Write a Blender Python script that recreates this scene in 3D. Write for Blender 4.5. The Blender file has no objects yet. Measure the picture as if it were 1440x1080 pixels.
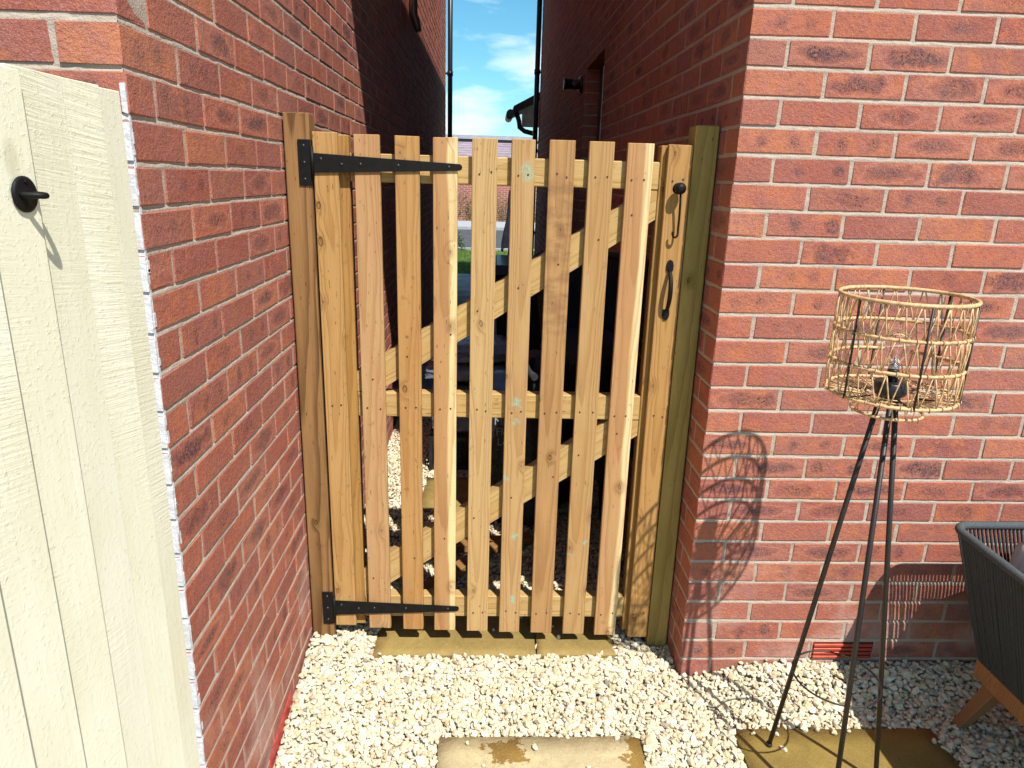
import bpy, bmesh, math, random
import numpy as np
from mathutils import Vector, Matrix
random.seed(7); RNG = np.random.default_rng(11)
SC = bpy.context.scene
COL = SC.collection
PI = math.pi

# ------------------------------------------------------------------ camera
CF = 988.76
CPOS = np.array([-0.6915, -2.0349, 1.6356])
YAW, PIT, ROL = 0.0418, 0.2850, -0.0290
def cam_axes():
    cy, sy, cp, sp, cr, sr = math.cos(YAW), math.sin(YAW), math.cos(PIT), math.sin(PIT), math.cos(ROL), math.sin(ROL)
    f = np.array([sy*cp, cy*cp, -sp]); r0 = np.array([cy, -sy, 0.0]); d = np.cross(f, r0)
    return cr*r0 + sr*d, -sr*r0 + cr*d, f
CR, CD, CFW = cam_axes()
cam = bpy.data.cameras.new('camera'); camo = bpy.data.objects.new('camera', cam); COL.objects.link(camo)
cam.sensor_width = 36.0; cam.lens = 36.0*CF/1440.0; cam.clip_end = 2000; cam.clip_start = 0.02
camo.matrix_world = Matrix(((CR[0], -CD[0], -CFW[0], CPOS[0]), (CR[1], -CD[1], -CFW[1], CPOS[1]), (CR[2], -CD[2], -CFW[2], CPOS[2]), (0, 0, 0, 1)))
SC.camera = camo

# ------------------------------------------------------------------ sky, sun, exposure
SUN_A, SUN_B = 0.326, 0.61            # shadow shift per metre of height: -X, +Y
LIGHT = Vector((-SUN_A, SUN_B, -1.0)).normalized()
world = bpy.data.worlds.new('World'); SC.world = world; world.use_nodes = True
wt = world.node_tree; wt.nodes.clear()
wo = wt.nodes.new('ShaderNodeOutputWorld'); wb = wt.nodes.new('ShaderNodeBackground')
sky = wt.nodes.new('ShaderNodeTexSky'); sky.sky_type = 'NISHITA'; sky.sun_disc = False
sky.sun_elevation = math.asin(-LIGHT.z)
sky.sun_rotation = math.atan2(-LIGHT.x, -LIGHT.y)
sky.air_density = 1.0; sky.dust_density = 0.1; sky.ozone_density = 1.6
tc = wt.nodes.new('ShaderNodeTexCoord'); mp = wt.nodes.new('ShaderNodeMapping'); mp.inputs['Scale'].default_value = (3.2, 3.2, 11.0)
mp.inputs['Location'].default_value = (4.1, 1.7, 0.35)
nz = wt.nodes.new('ShaderNodeTexNoise'); nz.inputs['Scale'].default_value = 1.55; nz.inputs['Detail'].default_value = 7; nz.inputs['Roughness'].default_value = 0.55
rp = wt.nodes.new('ShaderNodeValToRGB'); rp.color_ramp.elements[0].position = 0.50; rp.color_ramp.elements[1].position = 0.72
mx = wt.nodes.new('ShaderNodeMixRGB'); mx.inputs['Color2'].default_value = (15.0, 16.2, 17.5, 1)
mr = wt.nodes.new('ShaderNodeMath'); mr.operation = 'MULTIPLY'; mr.inputs[1].default_value = 0.8
hs = wt.nodes.new('ShaderNodeHueSaturation'); hs.inputs['Saturation'].default_value = 1.15; hs.inputs['Hue'].default_value = 0.485
wt.links.new(tc.outputs['Generated'], mp.inputs['Vector']); wt.links.new(mp.outputs['Vector'], nz.inputs['Vector'])
wt.links.new(nz.outputs['Fac'], rp.inputs['Fac']); wt.links.new(rp.outputs['Color'], mr.inputs[0]); wt.links.new(mr.outputs[0], mx.inputs['Fac'])
ml = wt.nodes.new('ShaderNodeMixRGB'); ml.blend_type = 'MULTIPLY'; ml.inputs['Fac'].default_value = 1; ml.inputs['Color2'].default_value = (1.0, 1.56, 1.66, 1)
wt.links.new(sky.outputs['Color'], hs.inputs['Color']); wt.links.new(hs.outputs['Color'], ml.inputs['Color1']); wt.links.new(ml.outputs['Color'], mx.inputs['Color1'])
wt.links.new(mx.outputs['Color'], wb.inputs['Color']); wb.inputs['Strength'].default_value = 0.056
wt.links.new(wb.outputs['Background'], wo.inputs['Surface'])
sun = bpy.data.lights.new('sun', 'SUN'); suno = bpy.data.objects.new('sun', sun); COL.objects.link(suno)
sun.energy = 4.6; sun.angle = math.radians(0.53); sun.color = (1.0, 0.955, 0.88)
suno.rotation_euler = LIGHT.to_track_quat('-Z', 'Y').to_euler(); suno.location = (3, -6, 9)
SC.view_settings.view_transform = 'Standard'; SC.view_settings.look = 'None'; SC.view_settings.gamma = 1.0
SC.view_settings.use_curve_mapping = False
SC.view_settings.exposure = 0.70
CY = SC.cycles; CY.max_bounces = 5; CY.diffuse_bounces = 2; CY.glossy_bounces = 2; CY.transmission_bounces = 4; CY.caustics_reflective = False; CY.caustics_refractive = False

# ------------------------------------------------------------------ node helper
class NT:
    def __init__(s, name):
        s.m = bpy.data.materials.new(name); s.m.use_nodes = True; s.t = s.m.node_tree
        s.b = s.t.nodes['Principled BSDF']; s.out = s.t.nodes['Material Output']
    def n(s, k, **kw):
        x = s.t.nodes.new(k)
        for a, v in kw.items(): setattr(x, a, v)
        return x
    def put(s, sock, v):
        if v is None: return
        if isinstance(v, bpy.types.NodeSocket): s.t.links.new(v, sock)
        elif isinstance(v, (tuple, list)):
            v = tuple(v)
            if len(sock.default_value) == 4 and len(v) == 3: v = v+(1,)
            sock.default_value = v
        else: sock.default_value = v
    def m_(s, op, a, b=None, c=None, clamp=False):
        x = s.n('ShaderNodeMath', operation=op); x.use_clamp = clamp
        s.put(x.inputs[0], a); s.put(x.inputs[1], b)
        if c is not None: s.put(x.inputs[2], c)
        return x.outputs[0]
    def v_(s, op, a, b=None):
        x = s.n('ShaderNodeVectorMath', operation=op); s.put(x.inputs[0], a)
        if b is not None:
            if op == 'SCALE': s.put(x.inputs['Scale'], b)
            else: s.put(x.inputs[1], b)
        return x.outputs['Value'] if op in ('LENGTH', 'DISTANCE', 'DOT_PRODUCT') else x.outputs[0]
    def xyz(s, v): 
        x = s.n('ShaderNodeSeparateXYZ'); s.put(x.inputs[0], v); return x.outputs
    def cmb(s, a, b, c):
        x = s.n('ShaderNodeCombineXYZ'); s.put(x.inputs[0], a); s.put(x.inputs[1], b); s.put(x.inputs[2], c); return x.outputs[0]
    def noise(s, v, sc, det=3, rough=.5, dist=0.):
        x = s.n('ShaderNodeTexNoise'); s.put(x.inputs['Vector'], v); s.put(x.inputs['Scale'], sc)
        x.inputs['Detail'].default_value = det; x.inputs['Roughness'].default_value = rough; x.inputs['Distortion'].default_value = dist
        return x.outputs['Fac']
    def vor(s, v, sc, feat='F1', rnd=1.0, dim='3D'):
        x = s.n('ShaderNodeTexVoronoi', feature=feat, voronoi_dimensions=dim); s.put(x.inputs['Vector'], v); s.put(x.inputs['Scale'], sc); x.inputs['Randomness'].default_value = rnd
        return x.outputs
    def mix(s, f, a, b, mode='MIX'):
        x = s.n('ShaderNodeMixRGB', blend_type=mode); s.put(x.inputs[0], f); s.put(x.inputs[1], a); s.put(x.inputs[2], b); return x.outputs[0]
    def ramp(s, f, stops, interp='LINEAR'):
        x = s.n('ShaderNodeValToRGB'); s.put(x.inputs[0], f); cr = x.color_ramp; cr.interpolation = interp
        while len(cr.elements) < len(stops): cr.elements.new(0.5)
        for e, (p, c) in zip(cr.elements, stops): 
            e.position = p; e.color = (c, c, c, 1) if not isinstance(c, (tuple, list)) else tuple(c)+(1,)
        return x.outputs[0]
    def ss(s, f, a, b):
        x = s.n('ShaderNodeMapRange', interpolation_type='SMOOTHSTEP'); s.put(x.inputs[0], f); s.put(x.inputs[1], a); s.put(x.inputs[2], b)
        x.inputs[3].default_value = 0; x.inputs[4].default_value = 1; return x.outputs[0]
    def oco(s): return s.n('ShaderNodeTexCoord').outputs['Object']
    def rnd(s): return s.n('ShaderNodeObjectInfo').outputs['Random']
    def attr(s, nm):
        x = s.n('ShaderNodeAttribute'); x.attribute_name = nm; return x.outputs
    def pos(s): return s.n('ShaderNodeNewGeometry').outputs['Position']
    def bump(s, h, dist, strength=1.0, nrm=None):
        x = s.n('ShaderNodeBump'); s.put(x.inputs['Height'], h); x.inputs['Distance'].default_value = dist; x.inputs['Strength'].default_value = strength
        if nrm is not None: s.put(x.inputs['Normal'], nrm)
        return x.outputs[0]
    def done(s, col=None, rough=None, nrm=None, metal=None, spec=None):
        s.put(s.b.inputs['Base Color'], col); s.put(s.b.inputs['Roughness'], rough); s.put(s.b.inputs['Metallic'], metal)
        s.put(s.b.inputs['Specular IOR Level'], spec)
        if nrm is not None: s.put(s.b.inputs['Normal'], nrm)
        return s.m

def plain(name, col, rough=.6, var=.12, sc=20., bump=0., bsc=200., metal=0., spec=.5):
    k = NT(name); p = k.oco()
    f = k.noise(p, sc, 4); c = k.mix(k.ss(f, .3, .7), tuple(x*(1-var) for x in col), tuple(min(1, x*(1+var)) for x in col))
    n = k.bump(k.noise(p, bsc, 4), bump) if bump else None
    return k.done(c, rough, n, metal, spec)

# --- brick
def mat_brick():
    k = NT('brick'); co = k.attr('bco')['Vector']; at = k.attr('brand')['Fac']
    r1 = k.m_('FRACT', k.m_('ADD', at, k.rnd()))
    r2 = k.m_('FRACT', k.m_('MULTIPLY', r1, 7.31)); r3 = k.m_('FRACT', k.m_('MULTIPLY', r1, 23.7)); r4 = k.m_('FRACT', k.m_('MULTIPLY', r1, 61.3)); r5 = k.m_('FRACT', k.m_('MULTIPLY', r1, 139.1))
    off = k.cmb(k.m_('MULTIPLY', r1, 91.), k.m_('MULTIPLY', r2, 47.), k.m_('MULTIPLY', r3, 33.))
    p = k.v_('ADD', co, off); x, y, z = k.xyz(co)
    base = k.ramp(r2, [(0, (.42, .130, .076)), (.18, (.34, .094, .063)), (.36, (.28, .086, .066)), (.52, (.37, .113, .072)), (.68, (.315, .114, .083)), (.84, (.41, .121, .069)), (1, (.44, .156, .082))])
    n1 = k.noise(p, 24, 3, .6); n2 = k.noise(p, 95, 3, .7); n3 = k.noise(p, 330, 2, .7)
    c = k.mix(k.ss(n1, .42, .68), base, k.mix(.6, base, (.30, .105, .088)))
    c = k.mix(k.m_('MULTIPLY', k.ss(n1, .52, .34), k.m_('MULTIPLY', r5, .7)), c, (.47, .150, .060))
    # dark kiln smudges: one long one, two round ones, or an uneven cloud
    wob = k.m_('MULTIPLY', k.m_('SUBTRACT', k.noise(p, 17, 3, .65), .5), k.m_('MULTIPLY_ADD', r5, 2.4, .9))
    sx = k.m_('ADD', x, k.m_('MULTIPLY', k.m_('SUBTRACT', r5, .5), .05))
    ex = k.m_('DIVIDE', sx, k.m_('MULTIPLY_ADD', r4, .055, .040)); ez = k.m_('DIVIDE', z, k.m_('MULTIPLY_ADD', r5, .010, .016))
    d1 = k.m_('ADD', k.m_('SQRT', k.m_('ADD', k.m_('MULTIPLY', ex, ex), k.m_('MULTIPLY', ez, ez))), wob)
    ax = k.m_('DIVIDE', k.m_('SUBTRACT', k.m_('ABSOLUTE', sx), k.m_('MULTIPLY_ADD', r4, .025, .032)), .021)
    d2 = k.m_('ADD', k.m_('SQRT', k.m_('ADD', k.m_('MULTIPLY', ax, ax), k.m_('MULTIPLY', ez, ez))), wob)
    m1 = k.m_('SUBTRACT', 1., k.ss(d1, .45, 1.2)); m2 = k.m_('SUBTRACT', 1., k.ss(d2, .4, 1.15))
    on1 = k.m_('GREATER_THAN', r3, .50); on2 = k.m_('MULTIPLY', k.m_('GREATER_THAN', r3, .32), k.m_('LESS_THAN', r3, .501))
    sm = k.m_('ADD', k.m_('MULTIPLY', m1, on1), k.m_('MULTIPLY', m2, on2), clamp=True)
    rim = k.m_('MULTIPLY', k.m_('MULTIPLY', on1, k.m_('GREATER_THAN', r4, .45)), k.m_('MULTIPLY', k.ss(d1, .95, 1.2), k.m_('SUBTRACT', 1., k.ss(d1, 1.25, 1.6))))
    c = k.mix(k.m_('MULTIPLY', rim, .38), c, (.47, .19, .13))
    depth = k.m_('MULTIPLY_ADD', r4, .70, .28)
    c = k.mix(k.m_('MULTIPLY', sm, k.m_('MULTIPLY', depth, k.ss(n2, .30, .60))), c, (.085, .048, .055))
    spk = k.m_('MULTIPLY', k.m_('GREATER_THAN', k.noise(p, 180, 2), k.m_('MULTIPLY_ADD', sm, -.10, .735)), k.m_('MULTIPLY_ADD', sm, .85, .15))
    c = k.mix(k.m_('MULTIPLY', spk, .9), c, (.018, .014, .020))
    c = k.mix(k.m_('MULTIPLY', k.ss(n3, .50, .70), .36), c, (.58, .30, .22))
    c = k.mix(k.m_('MULTIPLY', k.ss(n3, .48, .30), .36), c, (.17, .055, .044))
    c = k.mix(k.m_('MULTIPLY', k.ss(k.noise(k.pos(), 2.3, 3), .38, .66), .12), c, (.50, .28, .21))
    c = k.mix(k.m_('MULTIPLY', k.ss(n2, .52, .28), .32), c, (.19, .052, .040))
    # salts and lime dust low on the wall
    w = k.pos(); wz = k.xyz(w)[2]
    st = k.m_('MULTIPLY', k.ss(k.noise(w, 3.1, 4, .62), .47, .70), k.m_('SUBTRACT', 1., k.ss(wz, .12, .75)))
    c = k.mix(k.m_('MULTIPLY', st, .50), c, (.58, .44, .38))
    sp2 = k.m_('MULTIPLY', k.m_('GREATER_THAN', k.noise(w, 170, 1), .745), k.m_('SUBTRACT', 1., k.ss(wz, .25, .55)))
    c = k.mix(k.m_('MULTIPLY', sp2, .6), c, (.75, .68, .6))
    h = k.m_('ADD', k.m_('MULTIPLY', n2, .9), k.m_('MULTIPLY', n3, .5)); h = k.m_('ADD', h, k.m_('MULTIPLY', n1, .8)); h = k.m_('SUBTRACT', h, k.m_('MULTIPLY', spk, .5))
    return k.done(c, .88, k.bump(h, .0032, 1.0), spec=.2)
def mat_mortar():
    k = NT('mortar'); w = k.pos()
    n1 = k.noise(w, 9, 4); n2 = k.noise(w, 260, 4, .6); n3 = k.noise(w, 40, 3)
    c = k.mix(k.ss(n1, .3, .7), (.40, .325, .262), (.45, .37, .30)); c = k.mix(k.m_('MULTIPLY', k.ss(n3, .5, .8), .35), c, (.30, .235, .18))
    c = k.mix(k.m_('MULTIPLY', k.ss(n2, .55, .75), .3), c, (.25, .195, .15))
    return k.done(c, .95, k.bump(k.m_('ADD', n2, k.m_('MULTIPLY', n3, 1.5)), .0022), spec=.15)
BRICK = mat_brick(); MORTAR = mat_mortar()

# --- wood
def mat_wood(name, light, dark, tint=None, ring=.0062, seed=None, knots=1.0, stain=None, stripe=None, green=0., rough=.72, grain=.5, axis=2):
    k = NT(name); p0 = k.oco()
    if axis == 0:
        a = k.xyz(p0); p0 = k.cmb(a[2], a[1], a[0])
    s = k.m_('MULTIPLY', k.rnd(), 57.) if seed is None else float(seed)
    p = k.v_('ADD', p0, k.cmb(s, s, s)) if seed is None else k.v_('ADD', p0, (seed*1.7, seed*.9, seed*3.1))
    x, y, z = k.xyz(p0); px, py, pz = k.xyz(p)
    # knots
    kv = k.vor(k.cmb(k.m_('MULTIPLY', px, 15.), k.m_('MULTIPLY', pz, 8.5), 0.), 1.0, dim='2D')
    kd = k.m_('ADD', kv['Distance'], k.m_('MULTIPLY', k.m_('SUBTRACT', k.noise(p, 55, 2), .5), .09)); kr = k.xyz(kv['Color'])[0]
    kon = k.m_('GREATER_THAN', kr, 1.0-.17*knots); ksz = k.m_('MULTIPLY_ADD', k.m_('POWER', k.xyz(kv['Color'])[1], 2.), .10, .035)
    kbell = k.m_('MULTIPLY', kon, k.m_('SUBTRACT', 1., k.ss(kd, .02, .40)))
    core = k.m_('MULTIPLY', kon, k.m_('SUBTRACT', 1., k.ss(kd, k.m_('MULTIPLY', ksz, .75), ksz)))
    kring = k.m_('MULTIPLY', core, k.ss(kd, k.m_('MULTIPLY', ksz, .45), k.m_('MULTIPLY', ksz, .8)))
    lo = k.noise(k.cmb(k.m_('MULTIPLY', px, 6.), k.m_('MULTIPLY', py, 6.), k.m_('MULTIPLY', pz, .9)), 1.6, 3)
    wv = k.noise(k.cmb(k.m_('MULTIPLY', px, 30.), k.m_('MULTIPLY', py, 30.), k.m_('MULTIPLY', pz, 2.4)), 1.0, 2)
    sx = (random.random()-.5)*.05 if seed is not None else .01
    sy = .035+random.random()*.05
    dx = k.m_('ADD', k.m_('SUBTRACT', x, sx), k.m_('MULTIPLY', k.m_('SUBTRACT', lo, .5), .075))
    dy = k.m_('ADD', k.m_('SUBTRACT', y, sy), k.m_('MULTIPLY', z, .012))
    r = k.m_('SQRT', k.m_('ADD', k.m_('MULTIPLY', dx, dx), k.m_('MULTIPLY', dy, dy)))
    r = k.m_('ADD', r, k.m_('MULTIPLY', wv, .0045)); r = k.m_('ADD', r, k.m_('MULTIPLY', kbell, .007))
    ph = k.m_('FRACT', k.m_('DIVIDE', r, ring)); late = k.m_('MULTIPLY', k.ss(ph, .35, .92), k.m_('SUBTRACT', 1., k.ss(ph, .93, 1.0)))
    fib = k.noise(k.cmb(k.m_('MULTIPLY', px, 420.), k.m_('MULTIPLY', py, 420.), k.m_('MULTIPLY', pz, 9.)), 1.0, 3)
    big = k.noise(k.cmb(k.m_('MULTIPLY', px, 9.), k.m_('MULTIPLY', py, 9.), k.m_('MULTIPLY', pz, 1.9)), 1.0, 4, .6)
    c = k.mix(k.m_('MULTIPLY', late, grain), light, dark)
    if tint: c = k.mix(k.m_('MULTIPLY', k.ss(big, .40, .66), .75), c, k.mix(k.m_('MULTIPLY', late, grain*.7), tint, dark))
    if stripe:   # a paler sapwood edge
        e0, e1, colr = stripe
        sm = k.ss(k.m_('ADD', x, k.m_('MULTIPLY', k.m_('SUBTRACT', lo, .5), .05)), e0, e1)
        c = k.mix(k.m_('MULTIPLY', sm, .85), c, k.mix(k.m_('MULTIPLY', late, .4), colr, dark))
    c = k.mix(k.m_('MULTIPLY', k.ss(fib, .45, .75), .22), c, tuple(d*.6 for d in dark))
    c = k.mix(k.m_('MULTIPLY', k.m_('SUBTRACT', kbell, core, clamp=True), .38), c, tuple(d*.62 for d in dark))
    c = k.mix(k.m_('MULTIPLY', core, .55), c, (dark[0]*.62, dark[1]*.5, dark[2]*.42)); c = k.mix(k.m_('MULTIPLY', kring, .75), c, (dark[0]*.22, dark[1]*.17, dark[2]*.14))
    # scuffs and small dirt
    dn = k.noise(p, 31, 5, .65)
    c = k.mix(k.m_('MULTIPLY', k.ss(dn, .60, .76), .42), c, tuple(d*.45 for d in dark))
    pit = k.m_('GREATER_THAN', k.noise(k.cmb(k.m_('MULTIPLY', px, 150.), k.m_('MULTIPLY', py, 150.), k.m_('MULTIPLY', pz, 38.)), 1., 1), .735)
    c = k.mix(k.m_('MULTIPLY', pit, .6), c, tuple(d*.3 for d in dark))
    if stain:    # brown water mark on the board
        z0, z1, amt = stain
        m = k.m_('MULTIPLY', k.ss(z, z0-.05, z0+.02), k.m_('SUBTRACT', 1., k.ss(z, z1-.02, z1+.05)))
        bn = k.noise(k.cmb(k.m_('MULTIPLY', px, 14.), 0., k.m_('MULTIPLY', pz, 30.)), 1., 4, .6)
        c = k.mix(k.m_('MULTIPLY', m, k.m_('MULTIPLY', k.ss(bn, .36, .68), amt)), c, (.155, .075, .038))
    if green:    # turquoise splashes of timber preservative marker
        for gx, gz, gr in green:
            q = k.cmb(k.m_('SUBTRACT', x, gx), 0., k.m_('MULTIPLY', k.m_('SUBTRACT', z, gz), .8))
            d = k.m_('ADD', k.v_('LENGTH', q), k.m_('MULTIPLY', k.m_('SUBTRACT', k.noise(p, 60, 3), .5), .042))
            c = k.mix(k.m_('MULTIPLY', k.m_('SUBTRACT', 1., k.ss(d, gr*.15, gr)), k.m_('MULTIPLY', k.ss(k.noise(p, 140, 3), .34, .58), .8)), c, (.20, .46, .38))
    h = k.m_('ADD', k.m_('MULTIPLY', late, .5), k.m_('ADD', k.m_('MULTIPLY', fib, .9), k.m_('MULTIPLY', core, -1.2)))
    return k.done(c, k.m_('MULTIPLY_ADD', late, -.08, rough), k.bump(h, .0011, 1.0), spec=.22)

def mat_cream():
    k = NT('cream_paint'); p0 = k.oco(); s = k.m_('MULTIPLY', k.rnd(), 31.); p = k.v_('ADD', p0, k.cmb(s, s, s)); x, y, z = k.xyz(p)
    saw = k.noise(k.cmb(k.m_('MULTIPLY', x, 9.), k.m_('MULTIPLY', y, 9.), k.m_('ADD', k.m_('MULTIPLY', z, 210.), k.m_('MULTIPLY', y, 26.))), 1., 3, .6)
    gr = k.noise(k.cmb(k.m_('MULTIPLY', x, 60.), k.m_('MULTIPLY', y, 90.), k.m_('MULTIPLY', z, 3.)), 1., 4, .6)
    pat = k.noise(k.cmb(k.m_('MULTIPLY', x, 5.), k.m_('MULTIPLY', y, 5.), k.m_('MULTIPLY', z, 2.)), 1.4, 4)
    clot = k.noise(p, 130, 4, .7)
    rough_on = k.ss(k.noise(k.cmb(x, y, k.m_('MULTIPLY', z, .4)), 3.2, 2), .42, .60)
    c = k.mix(k.ss(pat, .32, .7), (.73, .695, .525), (.79, .765, .625))
    c = k.mix(k.m_('MULTIPLY', k.ss(saw, .5, .8), k.m_('MULTIPLY', rough_on, .35)), c, (.64, .58, .38))
    c = k.mix(k.m_('MULTIPLY', k.ss(clot, .62, .75), .45), c, (.50, .45, .27))
    kv = k.vor(k.cmb(k.m_('MULTIPLY', x, 6.), k.m_('MULTIPLY', y, 6.), k.m_('MULTIPLY', z, 3.)), 1.)
    kn = k.m_('SUBTRACT', 1., k.ss(kv['Distance'], .04, .10))
    c = k.mix(k.m_('MULTIPLY', kn, .35), c, (.42, .36, .20))
    h = k.m_('ADD', k.m_('MULTIPLY', k.m_('MULTIPLY', saw, rough_on), .8), k.m_('ADD', k.m_('MULTIPLY', gr, .35), k.m_('MULTIPLY', k.ss(clot, .5, .8), .3)))
    return k.done(c, .6, k.bump(h, .0017, 1.0), spec=.3)
CREAM = mat_cream()

def mat_stone(name, dry, wet, wetmask=None, allwet=0.):
    k = NT(name); p = k.oco(); x, y, z = k.xyz(p)
    n1 = k.noise(p, 5, 5, .6); n2 = k.noise(p, 38, 5, .7); n3 = k.noise(p, 260, 3)
    d = k.mix(k.ss(n1, .35, .65), dry, tuple(v*.8 for v in dry)); d = k.mix(k.m_('MULTIPLY', k.ss(n2, .46, .70), .6), d, tuple(v*.62 for v in dry))
    wv = k.mix(k.ss(n1, .35, .65), wet, tuple(v*.72 for v in wet)); wv = k.mix(k.m_('MULTIPLY', k.ss(n2, .52, .7), .4), wv, tuple(v*.65 for v in wet))
    m = allwet
    if wetmask:
        for (cx, cy, rx, ry) in wetmask:
            e = k.v_('LENGTH', k.cmb(k.m_('DIVIDE', k.m_('SUBTRACT', x, cx), rx), k.m_('DIVIDE', k.m_('SUBTRACT', y, cy), ry), 0.))
            e = k.m_('ADD', e, k.m_('MULTIPLY', k.m_('SUBTRACT', k.noise(p, 21, 5, .65), .5), 4.2))
            mm = k.m_('SUBTRACT', 1., k.ss(e, .88, 1.0)); m = mm if not isinstance(m, bpy.types.NodeSocket) else k.m_('MAXIMUM', m, mm)
    c = k.mix(m, d, wv)
    c = k.mix(k.m_('MULTIPLY', k.ss(n3, .52, .72), .35), c, tuple(v*.45 for v in dry)); c = k.mix(k.m_('MULTIPLY', k.ss(n3, .46, .30), .25), c, tuple(min(1, v*1.5) for v in dry))
    h = k.m_('ADD', k.m_('MULTIPLY', n1, 6.), k.m_('ADD', k.m_('MULTIPLY', n2, 1.6), k.m_('MULTIPLY', n3, .6)))
    ro = k.m_('MULTIPLY_ADD', m, -.38, .9) if isinstance(m, bpy.types.NodeSocket) else .9-.3*m
    return k.done(c, ro, k.bump(h, .002, .8), spec=.3)

def mat_gravel():
    k = NT('gravel'); r = k.attr('brand')['Fac']; w = k.pos()
    c = k.ramp(r, [(0, (.64, .575, .43)), (.22, (.57, .475, .31)), (.45, (.68, .63, .51)), (.62, (.62, .54, .385)), (.82, (.50, .395, .24)), (.95, (.66, .61, .50)), (.985, (.42, .34, .24)), (1, (.20, .18, .16))])
    n = k.noise(w, 160, 4, .6); c = k.mix(k.m_('MULTIPLY', k.ss(n, .5, .75), .3), c, (.55, .47, .35))
    return k.done(c, .9, k.bump(n, .0015), spec=.2)
GRAVEL = mat_gravel()

def mat_rope(name, col):
    k = NT(name); p = k.oco(); n = k.noise(p, 420, 3, .6); n2 = k.noise(p, 9, 3)
    c = k.mix(k.ss(n, .35, .7), tuple(v*.6 for v in col), tuple(v*1.35 for v in col)); c = k.mix(k.m_('MULTIPLY', k.ss(n2, .4, .7), .3), c, tuple(v*.7 for v in col))
    return k.done(c, .85, k.bump(n, .0012), spec=.25)

METAL = plain('black_metal', (.0055, .0052, .0052), .55, .25, 60, .0006, 400, 0., .22)
LAMPM = plain('lamp_metal', (.012, .009, .007), .5, .25, 40, .0003, 300)
RATTAN = plain('rattan', (.56, .36, .175), .55, .3, 90, .0005, 600)
ROPE = mat_rope('rope_grey', (.055, .063, .066))
ROPED = mat_rope('rope_dark', (.030, .034, .040))
TEAK = mat_wood('teak', (.30, .155, .065), (.19, .085, .035), ring=.004, knots=0., axis=0)
CUSH = plain('cushion_fabric', (.62, .62, .62), .95, .08, 60, .001, 900)
PIPE = plain('black_plastic', (.012, .012, .014), .35, .1)
WHITEP = plain('white_paint', (.60, .61, .64), .7, .12, 60, .002, 150)
REDP = plain('red_paint', (.45, .045, .04), .5, .2, 40, .0008, 150)
TERRA = plain('terracotta_plastic', (.42, .055, .025), .45, .15, 30)

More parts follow.
